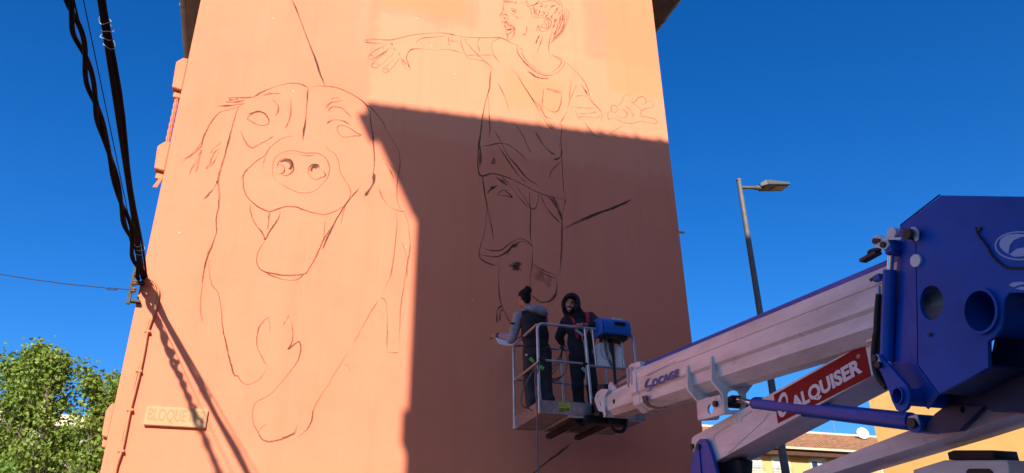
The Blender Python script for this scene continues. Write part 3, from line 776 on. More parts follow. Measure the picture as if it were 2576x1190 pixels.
pth = [(800,125),(842,138),(868,180),(865,235),(848,300),(830,350),(808,418),(790,520),(765,640),(735,760),(712,850),(690,960),(668,1065),(640,1150),(625,1230)]
dc = root('wall_cable', onY(rcab(625, 1230), -0.02), 'painted cable run clipped down the sunlit terracotta wall beside the plaque', 'cable')
MB().tube(spline([onY(rcab(*p), -0.05) for p in pth], 4), 0.014, 6).build('cable', M['tancable'], dc, smooth=True)
MB().tube(spline([onY(rcab(p[0]-10+4*math.sin(i*2.1), p[1]+6), -0.04) for i, p in enumerate(pth)], 4), 0.011, 6).build('cable', M['tancable'], dc, smooth=True)
for p in ((812,415),(764,632),(716,845),(667,1070)):
    c = onY(rcab(*p), -0.03)
    MB().box((c.x-0.04, -0.066, c.z-0.012), (c.x+0.03, -0.002, c.z+0.012)).build('clip', M['terra'], dc)
# pipe stub on the far corner
pc = onY((1713, 585), 0.25)
tag(MB().tube([(W-0.02, 0.25, pc.z), (W+0.26, 0.25, pc.z+0.01)], 0.022, 8).build('pipe_stub', M['cream'], None, (W, 0.25, pc.z)), 'short pale pipe end poking from the far corner of the terracotta block', 'pipe')

# ------------------------------------------------------------------ overhead cables
BR = onY((355, 705), -0.06)
brk = root('cable_bracket', (BR.x, -0.02, BR.z-0.25), 'dark iron bracket with ceramic insulators on the corner of the terracotta block', 'bracket')
MB().box((-0.10, -0.10, BR.z-0.34), (-0.06, -0.06, BR.z+0.16)).build('post', M['black'], brk)
for dzz in (-0.3, -0.05, 0.1):
    MB().box((-0.08, -0.085, BR.z+dzz), (0.05, -0.002, BR.z+dzz+0.03)).build('arm', M['black'], brk)
for dzz in (-0.2, -0.1, 0.02):
    q = MB()
    for k, rr in enumerate((0.02, 0.035, 0.024, 0.035, 0.02)):
        q.tube([(-0.045, -0.12, BR.z+dzz+k*0.014), (-0.045, -0.12, BR.z+dzz+(k+1)*0.014)], rr, 10)
    q.build('insulator', M['ceramic'], brk)

TW = Vector((-0.114, -0.956, 0.269)); TH = Vector((-0.035, -0.978, 0.206))
B0 = Vector((0.0, -0.03, 5.44))
LEN = 32.5
def along(start, d, length, n, sag=0.0):
    return [start + d*(length*i/n) - Vector((0, 0, sag*4*(i/n)*(1-i/n))) for i in range(n+1)]
tw = MB(); n = 620
ax = [B0 + TW*(LEN*i/n) for i in range(n+1)]
for k in range(2):
    pts = []
    for i, p in enumerate(ax):
        s = LEN*i/n
        a = 2*math.pi*s/1.15 + k*math.pi*0.85 + 1.1*math.sin(s*1.3+0.6)
        rr = 0.027 + 0.010*math.sin(s*2.3) + 0.004*math.sin(s*7.1+k)
        pts.append(p + Vector((rr*math.cos(a), 0, rr*math.sin(a))))
    tw.tube(pts, 0.0245, 7)
tag(tw.build('twisted_cable', M['cable'], None, B0, smooth=True), 'thick black twisted power cable running overhead to the iron bracket', 'cable')
tc = root('black_cable', B0, 'thick smooth black cable held with plastic ties, running overhead to the bracket', 'cable')
MB().tube(along(B0+Vector((0.02, 0, 0.02)), TH, LEN, 60), 0.029, 10).build('main_cable', M['cable'], tc, smooth=True)
MB().tube([B0 + TH*(LEN*i/90) + Vector((0.058+0.012*math.sin(i*.9), 0, 0.02+0.012*math.cos(i*.7))) for i in range(91)], 0.016, 6).build('side_cable', M['cable'], tc, smooth=True)
for dist, nn in ((4.1, 4), (0.75, 3)):
    for k in range(nn):
        p = B0 + TH*(dist-k*0.09) + Vector((0.03, 0, 0.02))
        q = MB()
        ring = [p + Vector((0.048*math.cos(a)+0.014*math.sin(k*2.2), 0.02*math.sin(a*2+k), 0.042*math.sin(a))) for a in [2*math.pi*i/14 for i in range(15)]]
        q.tube(ring, 0.0032, 5, cap=False)
        q.build('plastic_tie', M['tie'], tc, smooth=True)
def thin(name, px, r, lab, off=0.0):
    d0 = ray(*px)
    # wire leaves the bracket in the same vertical sheaf as the thick ones
    t = 4.1
    far = CAM + d0*((B0.y - t - CAM.y)/d0.y)
    d = (far - B0).normalized()
    o = MB().tube(along(B0 + Vector((off, 0, 0)), d, LEN, 40), r, 6).build(name, M['cable'], None, B0, smooth=True)
    return tag(o, lab, 'cable')
thin('thin_cable', rtop(106, 0), 0.009, 'thin black cable running close beside the twisted overhead cable', -0.02)
thin('thin_wire', rtop(131, 0), 0.005, 'very thin steel wire hanging between the twisted and the smooth overhead cables', 0.01)
thin('slack_wire', rtop(203, 0), 0.0065, 'thin black wire following just right of the smooth overhead cable', 0.05)
w0 = Vector((-0.05, -0.1, 5.26)); w1 = onY((0, 690), 0.6)
wd = (w1-w0)
sw = root('service_wire', w0, 'single thin service wire stretched sideways from the iron bracket across the sky', 'cable')
MB().tube([w0 + wd*t - Vector((0, 0, 0.10*t*(1-t))) for t in [i/4 for i in range(0, 45)]], 0.006, 6).build('wire', M['steelwire'], sw, smooth=True)
lp = MB(); lp.tube([w0 + wd*0.16 + Vector((0.07*math.cos(a), 0, 0.014*math.sin(a)-0.02)) for a in [2*math.pi*i/12 for i in range(13)]], 0.006, 5, cap=False); lp.build('wire_loop', M['steelwire'], sw, smooth=True)

# ------------------------------------------------------------------ buildings behind the camera (they cast the big shadow)
def block(name, foot, z1, mt, label, fl_h=2.9, win=True, z0=0.0):
    c = sum((Vector((p[0], p[1], 0)) for p in foot), Vector())/len(foot)
    o = root(name, (c.x, c.y, z0), label, 'building')
    MB().prism([(p[0], p[1], z0) for p in foot], (0, 0, z1-z0)).build('wall', mt, o)
    if win:
        n = len(foot)
        for i in range(n):
            a, b = Vector((*foot[i], 0)), Vector((*foot[(i+1) % n], 0))
            d = (b-a); L = d.length; d.normalize()
            nrm = Vector((d.y, -d.x, 0))
            if (a - c).dot(nrm) < 0: nrm = -nrm
            k = int(L//3.4)
            for f in range(int((z1-1)//fl_h)):
                for j in range(k):
                    s = (j+0.5)*L/k; z = z0 + 1.0 + f*fl_h
                    def rect(w0_, z0_, z1_, e0, e1):
                        P = [a + d*(s-w0_) + nrm*e0, a + d*(s+w0_) + nrm*e0]
                        return [(P[0].x, P[0].y, z0_), (P[1].x, P[1].y, z0_), (P[1].x, P[1].y, z1_), (P[0].x, P[0].y, z1_)], nrm*(e1-e0)
                    fr = MB().prism(*rect(0.6, z, z+1.3, -0.02, 0.04)).build('window', M['frame'], o)
                    MB().prism(*rect(0.52, z+0.08, z+1.22, 0.041, 0.05)).build('pane', M['glass'], fr)
    return o
H = 17.407
e = Vector((5.526, 0.574)).normalized()
Qa = Vector((-1.522, -15.0)); Qb = Vector((-1.522, -18.0))
ins = Vector((0.86, 0.0))
foot = [tuple(Qa + ins), tuple(Qa + e*21), tuple(Qb + e*21), tuple(Qb + ins)]
sb = block('flat_roofed_block', foot, H-0.22, M['brick'], 'warm brick coloured flat roofed block across the street from the mural', win=True)
out = [(Qa.x-0.02, Qa.y+0.02), tuple(Qa + e*21.2), tuple(Qb + e*21.2), (Qb.x-0.02, Qb.y)]
MB().prism([(p[0], p[1], H-0.215) for p in out], (0, 0, 0.215)).build('roof_slab', M['kerb'], sb)
for k in range(87):  # unseen tiles, added to make the top edge of the shadow wavy
    p = Qa + e*(0.12 + k*0.24); hh = H - 0.04 + random.uniform(-.02, .015)
    MB().tube([(p.x, p.y+0.05, hh), (p.x-0.01, p.y-0.35, hh+0.03)], 0.055, 6).build('shadow_edge_tile', M['tile'], sb)
MB().tube([(Qa.x-0.07, Qa.y+0.0, H-0.27), (Qb.x-0.07, Qb.y+2.3, H-0.27)], 0.075, 8).build('gutter', M['gutter'], sb)
MB().box((Qa.x+0.775, Qa.y-0.6, 12.2), (Qa.x+0.855, Qa.y-0.05, 12.65)).build('shadow_bump_box', M['frame'], sb)  # unseen box, added for the bump in the upright shadow edge
block('far_street_house', [(-12, -31.2), (3, -31.6), (3, -44), (-12, -44)], 15.6, M['whitewall'], 'whitewashed house far across the street where the overhead cables end')

# ------------------------------------------------------------------ yellow house with tiled roof
hx0, hx1 = 26.5, 46.0
yh = root('tiled_house', (36, 36, 0), 'yellow house with clay tile roof and white shuttered windows behind the lift', 'building')
MB().box((hx0, 30, 0), (hx1, 42, 9.98)).build('wall', M['yellow'], yh)
roofo = MB().add([(hx0-0.4, 29.3, 10.05), (hx1+0.4, 29.3, 10.05), (hx1+0.4, 34.5, 12.16), (hx0-0.4, 34.5, 12.16), (hx0-0.4, 42.6, 9.9), (hx1+0.4, 42.6, 9.9),
                  (hx0-0.4, 29.3, 9.99), (hx1+0.4, 29.3, 9.99), (hx0-0.4, 42.6, 9.84), (hx1+0.4, 42.6, 9.84)],
                 [(0,1,2,3), (3,2,5,4), (0,6,7,1), (4,5,9,8), (6,8,9,7), (0,3,4,8,6), (1,7,9,5,2)]).build('roof', M['tile'], yh)
MB().box((hx0-0.35, 29.42, 9.66), (hx1+0.35, 29.99, 9.985)).build('eaves_board', M['eaveswood'], yh)
MB().box((hx0-0.42, 29.22, 9.99), (hx1+0.42, 29.29, 10.12)).build('fascia', M['cream'], roofo)
MB().tube([(hx0-0.45, 34.5, 12.22), (hx1+0.45, 34.5, 12.22)], 0.16, 8).build('ridge_cap', M['mortar'], roofo)
# clay tiles: the ones the lift leaves in view are pieces, the rest one sheet
ang = math.atan2(2.11, 5.2)
def tile_mesh():
    vs = []; fs = []
    for (y0, r, z) in ((0.0, 0.105, 0.035), (0.42, 0.085, 0.0)):
        for k in range(6):
            a = math.pi*k/5
            vs.append((r*math.cos(a), y0, z + r*0.75*math.sin(a)))
    for (y0, r, z) in ((0.0, 0.088, 0.025), ):
        for k in range(6):
            a = math.pi*k/5
            vs.append((r*math.cos(a), y0, z + r*0.7*math.sin(a)))
    for k in range(5):
        fs.append((k, k+1, k+7, k+6)); fs.append((k+12, k+13, k+1, k))
    me = bpy.data.meshes.new('roof_tile'); me.from_pydata(vs, [], fs); me.materials.append(M['tile'])
    return me
tme = tile_mesh()
rest = MB(); cnt = 0
org = origin_of(roofo)
cols = int((hx1-hx0+0.8)/0.225)
for c in range(cols):
    x = hx0-0.3 + c*0.225
    for r in range(14):
        s = r*0.40 - 0.04
        jx, jz = random.uniform(-.012, .012), random.uniform(-.006, .012)
        pos = Vector((x+jx, 29.28 + s*math.cos(ang), 10.065 + s*math.sin(ang) + jz))
        if 30.6 < x < 40.0 and r < 7 and cnt < 295:
            o = bpy.data.objects.new('roof_tile', tme); COL.objects.link(o)
            o.parent = roofo; o.location = pos - org; o.rotation_euler = (ang, 0, random.uniform(-.04, .04)); cnt += 1
        else:
            vs = [Matrix.Rotation(ang, 3, 'X') @ v.co + pos for v in tme.vertices]
            rest.add(vs, [tuple(p.vertices) for p in tme.polygons])
tag(rest.build('roof_tiles', M['tile'], roofo), kind='stuff')
def house_window(x0, x1, z0, z1, parent, yw, dark_left=True):
    w = MB().box((x0-0.001, yw-0.0035, z0-0.05), (x1+0.001, yw-0.0005, z1+0.01)).build('window', M['cream'], parent)
    for xa, xb in ((x0-0.14, x0-0.003), (x1+0.003, x1+0.14)):
        MB().box((xa, yw-0.05, z0-0.055), (xb, yw-0.002, z1+0.02)).build('jamb', M['cream'], w)
    MB().box((x0, yw-0.10, z1-0.24), (x1, yw-0.003, z1+0.02)).build('shutter_box', M['frame'], w, bevel=0.01)
    z1 -= 0.27
    fr = MB().box((x0, yw-0.03, z0), (x0+0.07, yw-0.004, z1)).box((x1-0.07, yw-0.03, z0), (x1, yw-0.004, z1))
    xm = (x0+x1)/2
    fr.box((xm-0.05, yw-0.034, z0), (xm+0.05, yw-0.005, z1)).box((x0+0.07, yw-0.028, z1-0.07), (x1-0.07, yw-0.004, z1)).box((x0+0.07, yw-0.028, z0), (x1-0.07, yw-0.004, z0+0.09))
    fr.build('window_frame', M['frame'], w)
    MB().box((x0+0.07, yw-0.02, z0+0.09), (xm-0.05, yw-0.012, z1-0.07)).build('pane', M['glass'] if dark_left else M['curtain'], w)
    MB().box((xm+0.05, yw-0.021, z0+0.09), (x1-0.07, yw-0.012, z1-0.07)).build('pane', M['curtain'], w)
    MB().box((x0-0.2, yw-0.22, z0-0.16), (x1+0.2, yw-0.003, z0-0.06)).build('sill', M['cream'], w)
    rl = MB()
    for zz in (0.12, 0.3):
        rl.tube([(x0-0.15, yw-0.2, z0+zz), (x1+0.15, yw-0.2, z0+zz)], 0.012, 5)
    for k in range(5):
        xx = x0-0.15 + (x1-x0+0.3)*k/4
        rl.tube([(xx, yw-0.2, z0-0.05), (xx, yw-0.2, z0+0.32)], 0.011, 5)
    rl.build('railing', M['iron'], w)
for i, xx in enumerate((27.2, 29.85, 31.85, 34.6, 37.2, 40.0, 42.4)):
    for zf in (8.72, 5.8):
        house_window(xx, xx+1.08, zf, zf+1.08, yh, 30.0, i % 2 == 1)
ds = root('satellite_dish', (42.1, 33.4, 11.3), 'white satellite dish on the ridge of the clay tile roof', 'satellite dish')
dsh = MB(); cdn = Vector((42.07, 33.2, 12.18)); nrm = Vector((-0.35, -1, 0.25)).normalized(); ua = nrm.orthogonal().normalized(); ub = nrm.cross(ua)
vs = [cdn - nrm*0.10]; fs = []
for j in range(1, 5):
    for i in range(18):
        a = 2*math.pi*i/18; rr = 0.42*j/4
        vs.append(cdn + (ua*math.cos(a)+ub*math.sin(a))*rr - nrm*0.10*(1-(j/4)**2))
for i in range(18): fs.append((0, 1+i, 1+(i+1) % 18))
for j in range(3):
    for i in range(18):
        fs.append((1+j*18+i, 1+(j+1)*18+i, 1+(j+1)*18+(i+1) % 18, 1+j*18+(i+1) % 18))
do = dsh.add(vs, fs).build('dish', M['whiteclean'], ds, smooth=True)
sm = do.modifiers.new('thickness', 'SOLIDIFY'); sm.thickness = 0.02
MB().tube([cdn - nrm*0.1 , cdn - nrm*0.1 - Vector((0, 0, 0.4)), Vector((42.07, 33.9, 11.4))], 0.03, 6).build('mast', M['iron'], ds)
lb = cdn + nrm*0.42 - Vector((0, 0, 0.12))
MB().tube([cdn - Vector((0, 0, 0.4)), lb], 0.015, 5).tube([lb, lb - nrm*0.12], 0.045, 8).build('receiver_arm', M['iron'], ds)
an = root('tv_aerial', (41.3, 35.0, 11.4), 'thin television aerial standing behind the clay tile ridge', 'aerial')
MB().tube([(41.3, 35.0, 11.4), (41.3, 35.0, 14.2)], 0.02, 5).build('mast', M['iron'], an)
q = MB()
q.tube([(40.8, 35.0, 14.0), (41.8, 35.0, 14.05)], 0.014, 5)
for k in range(6): q.tube([(40.85+k*0.17, 34.75, 14.02), (40.85+k*0.17, 35.25, 14.02)], 0.009, 5)
q.build('elements', M['iron'], an)

# ochre block on the right
oy = root('ochre_block', (38, 15.6, 0), 'plain ochre rendered block rising behind the blue lift head', 'building')
of = [(30.52, 20.0), (39.5, 6.7), (46.5, 11.2), (37.5, 24.5)]
MB().prism([(a, b, 0) for a, b in of], (0, 0, 11.3)).build('wall', M['ochre'], oy)
MB().prism([(a + (0.2 if a > 40 else -0.2), b, 11.305) for a, b in of], (0, 0, 0.18)).build('roof_slab', M['kerb'], oy)
MB().tube([(38.6, 7.9, 0.0), (38.6, 7.9, 11.2)], 0.06, 8).build('downpipe', M['gutter'], oy)

# pale flats behind the trees
fl = root('white_flats', (-12, 40, 0), 'whitewashed flats with beige cornices half hidden behind the leafy trees', 'building')
MB().box((-26, 34, 0), (-2.0, 46, 10.0)).build('wall', M['whitewall'], fl)
MB().box((-26.3, 33.6, 10.0), (-1.7, 46.3, 10.55)).build('cornice', M['cream'], fl)
for zz in (1.2, 4.2, 7.2):
    MB().box((-26, 33.0, zz-0.35), (-2.0, 33.997, zz-0.15)).build('balcony_slab', M['whitewall'], fl)
    for k in range(9):
        xx = -25 + k*2.6
        w = MB().box((xx, 33.94, zz), (xx+1.3, 33.998, zz+1.6)).build('window', M['frame'], fl)
        MB().box((xx+0.08, 33.92, zz+0.08), (xx+1.22, 33.935, zz+1.52)).build('pane', M['glass'], w)

# ------------------------------------------------------------------ trees
def tree(name, base, height, spread, seed, label, leafm, n_leaf=15000, leaf=0.13, group='trees beside the terracotta block', lean=(0, 0), low=0.3, airy=False, airk=1.0):
    R = random.Random(seed)
    base = Vector(base)
    o = root(name, base, label, 'tree', group if name == 'poplar_tree' else None)
    tr = MB(); tips = []
    def grow(p, d, L, r, lvl):
        pts = [p]; rs = [r]; q = p.copy(); dd = d.copy(); n = 5
        for i in range(n):
            dd = (dd + Vector((R.uniform(-.12, .12), R.uniform(-.12, .12), 0.10 if lvl else 0.02))).normalized()
            q = q + dd*(L/n); pts.append(q.copy()); rs.append(max(0.006, r*(1-(0.62 if lvl else 0.75)*(i+1)/n)))
        tr.tube(pts, rs, 7 if lvl < 2 else 4)
        if lvl >= 2:
            for k in range(2, n+1): tips.append((pts[k], 0.22+0.1*R.random()))
        if lvl < 3:
            cnt = (13, 5, 4)[lvl]
            for k in range(cnt):
                f = (low + (1-low)*k/cnt) if lvl == 0 else 0.25 + 0.75*k/cnt
                i = min(n-1, int(f*n)); t = f*n - i
                pp = pts[i].lerp(pts[i+1], t)
                az = k*2.4 + R.uniform(-.5, .5)
                tilt = (0.5 if lvl == 0 else 0.7) + R.uniform(-.15, .2)
                side = Vector((math.cos(az), math.sin(az), 0))
                nd = (dd*math.cos(tilt) + side*math.sin(tilt)).normalized()
                sc = (spread/height*1.05*(1.15-0.65*f) if lvl == 0 else 0.5)
                grow(pp, nd, L*sc*R.uniform(.8, 1.2), rs[i]*0.5, lvl+1)
    grow(base, Vector((lean[0], lean[1], 1)).normalized(), height*0.95, height*0.021, 0)
    top = max(p.z for p, r in tips) + 0.15 - base.z; zs = height/top
    tr.v = [(v[0], v[1], base.z + (v[2]-base.z)*zs) for v in tr.v]
    tips = [(Vector((p.x, p.y, base.z + (p.z-base.z)*zs)), r) for p, r in tips]
    tr.build('trunk', M['bark'], o, smooth=True)
    # leaves: small folded blades gathered in clumps round the twig ends
    vs = []; fs = []; sh = []
    def keep(p):
        if airy and mnoise.noise(Vector((p.x*1.35+5.3, p.y*0.25, p.z*1.35))) < (-0.4 if (p.z-base.z) > 0.88*height else -0.22): return False
        f = (p.z-base.z)/height
        return R.random() < (0.6 if not airy else 1.0 if f > 0.88 else 0.5 if f > 0.7 else 0.7)*airk
    clumps = [(p + Vector((R.gauss(0, .1), R.gauss(0, .1), R.gauss(0, .1))), r, R.random()) for p, r in tips if keep(p)]
    per = max(1, n_leaf//max(1, len(clumps)))
    for c, r, tone in clumps:
        for _ in range(per):
            p = c + Vector((R.gauss(0, 1), R.gauss(0, 1), R.gauss(0, 1)))*r*0.55
            s = leaf*R.uniform(.6, 1.25)
            a = Vector((R.gauss(0, 1), R.gauss(0, 1), R.gauss(0, 1)-0.4)).normalized()
            b = a.orthogonal().normalized(); b = Matrix.Rotation(R.uniform(0, 6.28), 3, a) @ b
            nn = a.cross(b)
            i = len(vs)
            vs += [p, p + a*s*0.5 + b*s*0.42 + nn*s*0.1, p + a*s, p + a*s*0.5 - b*s*0.42 + nn*s*0.1]
            fs += [(i, i+1, i+2), (i, i+2, i+3)]
            t = min(1, max(0, 0.45*tone + 0.55*R.random())); sh += [t]*4
    me = bpy.data.meshes.new('crown'); me.from_pydata([tuple(v) for v in vs], [], fs)
    at = me.attributes.new('shade', 'FLOAT', 'POINT'); at.data.foreach_set('value', sh)
    link_mesh('crown', me, leafm, o)
    return o
TREES = [(-5.95, 18.0, 9.15, 11, 'leafy green tree farthest from the terracotta block'),
         (-5.25, 19.2, 9.55, 12, 'tallest leafy green tree in the row beside the terracotta block'), (-4.35, 18.2, 9.3, 44, 'leafy green tree second nearest to the terracotta block'),
         (-3.7, 20.5, 9.5, 33, 'slender leafy green tree standing behind the row beside the terracotta block'), (-2.8, 17.6, 8.85, 26, 'leafy green tree growing nearest to the terracotta block')]
for x, y, h, sd, lab in TREES:
    tree('poplar_tree', (x, y, 0), h, 1.75, sd, lab, M['leaf'], 7000, 0.135, low=0.38, airy=True, airk=0.46)
tree('bushy_tree', (-4.95, 13.4, 0), 4.9, 2.0, 15, 'low bushy lime green tree in front of the taller leafy trees', M['leaf2'], 16000, 0.11, low=0.25)

# ------------------------------------------------------------------ street lamp
lx, ly = 10.706, 1.648
lamp = root('street_lamp', (lx, ly, 0.13), 'tall grey street lamp with flat head, its upper end catching the sun', 'street lamp')
MB().tube([(lx, ly, 0.13), (lx, ly, 1.2), (lx, ly, 9.66)], [0.085, 0.083, 0.050], 14).build('pole', M['lampgrey'], lamp, smooth=True)
MB().tube([(lx, ly, 9.655), (lx, ly, 9.69)], 0.058, 14).build('pole_cap', M['lampgrey'], lamp)
MB().tube([(lx+0.04, ly, 9.50), (lx+0.58, ly, 9.585)], [0.036, 0.033], 10).build('arm', M['lampgrey'], lamp, smooth=True)
MB().tube([(lx+0.38, ly, 9.553), (lx+0.53, ly, 9.577)], 0.05, 10).build('sleeve', M['lampgrey'], lamp)
hd = MB(); tl = Vector((1, 0, 0.16)).normalized(); upv = Vector((-tl.z, 0, tl.x)); o0 = Vector((lx+0.48, ly, 9.60))
def hp(a, b, c): return o0 + tl*a + Vector((0, b, 0)) + upv*c
hd.loft([hp(0, -.08, -.03), hp(0, .08, -.03), hp(0, .08, .04), hp(0, -.08, .04)], [hp(.12, -.17, -.03), hp(.12, .17, -.03), hp(.12, .17, .085), hp(.12, -.17, .085)])
hd.loft([hp(.12, -.17, -.03), hp(.12, .17, -.03), hp(.12, .17, .085), hp(.12, -.17, .085)], [hp(.72, -.16, -.02), hp(.72, .16, -.02), hp(.72, .15, .04), hp(.72, -.15, .04)])
hdo = hd.build('lamp_head', M['headgrey'], lamp, bevel=0.008)
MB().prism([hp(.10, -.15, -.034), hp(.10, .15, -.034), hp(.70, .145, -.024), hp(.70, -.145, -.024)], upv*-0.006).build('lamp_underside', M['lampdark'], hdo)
MB().prism([hp(.36, -.11, -.0365), hp(.36, .11, -.0365), hp(.66, .11, -.0315), hp(.66, -.11, -.0315)], upv*-0.006).build('lens', M['lens'], hdo)

# ------------------------------------------------------------------ aerial lift
lift = root('aerial_lift', (6.0, -6.0, 0.0), 'truck mounted white and blue articulated aerial lift raising a work basket to the mural', 'aerial lift')
XB = 5.5
PH = math.atan(0.0775)
eb = Vector((0, math.cos(PH), math.sin(PH))); nb = Vector((0, -math.sin(PH), math.cos(PH)))
def bp_(y, dx, v):
    s = (y + 4.337)/math.cos(PH)
    return Vector((XB+dx, -4.337, 3.564)) + eb*s + nb*v
prof = [(.03,.268),(0,.24),(0,.152),(.007,.144),(.007,.014),(.030,-.012),(.030,-.112),(.13,-.19),(.27,-.19),(.37,-.112),(.37,-.012),(.393,.014),(.393,.144),(.40,.152),(.40,.24),(.37,.268)]
boom = MB().loft([bp_(-7.0, a, b) for a, b in prof], [bp_(-2.66, a, b) for a, b in prof]).build('boom', M['white'], lift)
# collar at the mouth of the outer section
pc_ = [(.02,.275),(-.008,.245),(-.008,.005),(.022,-.02),(.022,-.12),(.125,-.2),(.275,-.2),(.378,-.12),(.378,-.02),(.408,.005),(.408,.245),(.38,.275)]
MB().loft([bp_(-2.80, a, b) for a, b in pc_], [bp_(-2.655, a, b) for a, b in pc_]).build('boom_collar', M['whiteclean'], boom, bevel=0.004)
cov = [(.0,.0),(.008,.035),(.04,.058),(.12,.068),(.24,.068),(.32,.058),(.352,.035),(.36,.0)]
MB().loft([bp_(-6.75, .02+a, .262+b*0.95) for a, b in cov], [bp_(-2.95, .02+a, .262+b*0.8) for a, b in cov]).build('cable_cover', M['blue'], boom, smooth=True)
MB().loft([bp_(-2.95, .03, .27), bp_(-2.95, .35, .27), bp_(-2.95, .33, .32), bp_(-2.95, .05, .32)], [bp_(-2.78, .08, .275), bp_(-2.78, .32, .275), bp_(-2.78, .3, .295), bp_(-2.78, .1, .295)]).build('cover_end', M['blue'], boom, bevel=0.006)
# end cap box over the mouth
MB().prism([bp_(-2.86, 0.02, .27), bp_(-2.60, 0.02, .27), bp_(-2.58, 0.02, .33), bp_(-2.64, 0.02, .345), bp_(-2.86, 0.02, .33)], (0.3, 0, 0)).build('end_housing', M['whiteclean'], boom, bevel=0.006)
for yy in (-2.61, -2.70):
    MB().prism([bp_(yy-.02, -0.012, .30), bp_(yy+.02, -0.012, .30), bp_(yy+.02, -0.012, .13), bp_(yy, -0.012, .09), bp_(yy-.02, -0.012, .13)], (0.012, 0, 0)).build('guard_plate', M['greytape'], boom)
inn = [(.05,.115),(.028,.09),(.028,-.075),(.10,-.135),(.30,-.135),(.372,-.075),(.372,.09),(.35,.115)]
ib = MB().loft([bp_(-3.2, a, b) for a, b in inn], [bp_(-1.96, a, b) for a, b in inn]).build('inner_boom', M['white'], lift)
MB().tube([bp_(-2.17, .032, 0.0), bp_(-2.17, .022, 0.0)], 0.026, 14).build('pin', M['bolt'], ib)
MB().prism([bp_(-2.62, .06, .116), bp_(-2.02, .06, .116), bp_(-2.02, .06, .135), bp_(-2.62, .06, .16)], (0.28, 0, 0)).build('wear_pad', M['whiteclean'], ib)
MB().tube([bp_(-2.62, .09, .235), bp_(-2.20, .09, .205)], 0.014, 8).tube([bp_(-2.62, .30, .235), bp_(-2.20, .30, .205)], 0.014, 8).build('levelling_rod', M['galv'], ib, smooth=True)
plate_x('rod_lug', [r6(330,590), r6(325,540), r6(345,490), r6(372,485), r6(378,520), r6(415,545), r6(420,580), r6(380,600)], 5.56, 0.02, M['whiteclean'], ib, holes=[ell((352,518), 8, 9, r6, 8), ell((357,552), 7, 9, r6, 8)])
plate_x('rod_lug', [r6(330,590), r6(325,540), r6(345,490), r6(372,485), r6(378,520), r6(415,545), r6(420,580), r6(380,600)], 5.84, 0.02, M['whiteclean'], ib)
tp = [r6(143,705), r6(160,650), r6(185,612), r6(240,575), r6(300,578), r6(318,600), r6(260,690), r6(290,925), r6(270,938), r6(252,880), r6(197,868), r6(150,755)]
plate_x('tip_plate', tp, 5.495, 0.03, M['whiteclean'], ib, holes=[ell((183,672), 10, 22, r6, 10), [r6(205,725), r6(218,735), r6(232,800), r6(222,808)]])
plate_x('tip_plate', tp, 5.90, 0.03, M['whiteclean'], ib)
MB().prism([bp_(-1.99, .0, .17), bp_(-1.95, .0, .17), bp_(-1.93, .0, -.15), bp_(-1.97, .0, -.15)], (0.4, 0, 0)).build('tip_flange', M['whiteclean'], ib)
# lettering on the boom
def bq(p): return onX(p, XB-0.004)
lettering('lettering', 'OCAGE', bq(r6(903,560)), bq(r6(1262,418)), bq(r6(903,452)), M['decalblue'], boom, bold=0.05, spacing=1.0)
emb = [[r6(*p) for p in L] for L in (
    [(806,530),(818,485),(845,448),(882,425),(850,465),(832,500),(825,535),(860,528),(885,515),(893,535),(885,570),(868,600),(880,560),(875,545),(850,553),(806,560)],
    [(812,575),(830,597),(855,603),(885,590),(905,550),(908,520),(903,555),(888,600),(855,612),(828,606)])]
for L in emb:
    plate_x('emblem', L, XB-0.006, 0.003, M['decalblue'], boom)
plate_x('rubber_strap', [r6(772,672), r6(828,660), r6(830,735), r6(870,785), r6(960,812), r6(1110,808), r6(1060,822), r6(930,838), r6(850,812), r6(790,760)], XB-0.014, 0.02, M['rust'], boom)
# panel seam lines pressed in the outer section
for a, b in ((r6(1000,310), r6(1215,205)), (r6(830,400), r6(1000,310))):
    A, Bq = onX(a, XB-0.003), onX(b, XB-0.003)
    MB().prism([A, Bq, Bq+Vector((0, 0, -.006)), A+Vector((0, 0, -.006))], (0.004, 0, 0)).build('seam', M['greytape'], boom)

# cross brackets under the boom with the lift cylinder
yk = -4.30
brp = [r6(1700,135), r6(1750,150), r6(1764,430), r6(1800,470), r6(2080,470), r6(2330,430), r6(2262,505), r6(2160,640), r6(2165,760), r6(2150,885), r6(2120,902), r6(1885,912), r6(1868,880), r6(1850,640), r6(1705,470)]
brh = [r6(1915,640), r6(1940,595), r6(1995,575), r6(2060,600), r6(2090,660), r6(2105,690), r6(2105,830), r6(2075,855), r6(1945,858), r6(1918,830)]
Lb = [[(q.x, q.z) for q in (onY(p, yk) for p in loop)] for loop in (brp, brh)]
br1 = plate_xz('boom_bracket', Lb, yk, 0.03, M['white'], lift, bevel=0.003)
dzb = 0.0775*0.42
plate_xz('cross_plate', [[(a, b+dzb) for a, b in loop] for loop in Lb], yk+0.42, 0.03, M['white'], br1, bevel=0.003)
sx = min(a for a, b in Lb[0]); bx = onY(r6(1868, 880), yk)
zt, zb = onY(r6(1850, 640), yk).z, onY(r6(1870, 905), yk).z
plate_yz('side_plate', [[(yk+0.03, zb), (yk+0.42, zb+dzb), (yk+0.42, zt+dzb), (yk+0.03, zt)], [(yk+0.22+0.05*math.cos(a), (zb+zt)/2+0.0+0.045*math.sin(a)) for a in [2*math.pi*i/12 for i in range(12)]]], bx.x-0.0, 0.025, M['white'], br1)
MB().tube([(bx.x-0.03, yk+0.10, (zb+zt)/2+0.02), (bx.x+0.5, yk+0.10, (zb+zt)/2+0.02)], 0.028, 12).build('pivot_pin', M['bolt'], br1)
XC = 5.70
ca, cb_ = onX(r4(632, 690), XC), onX(r3(520, 790), XC)
dcy = (cb_-ca).normalized()
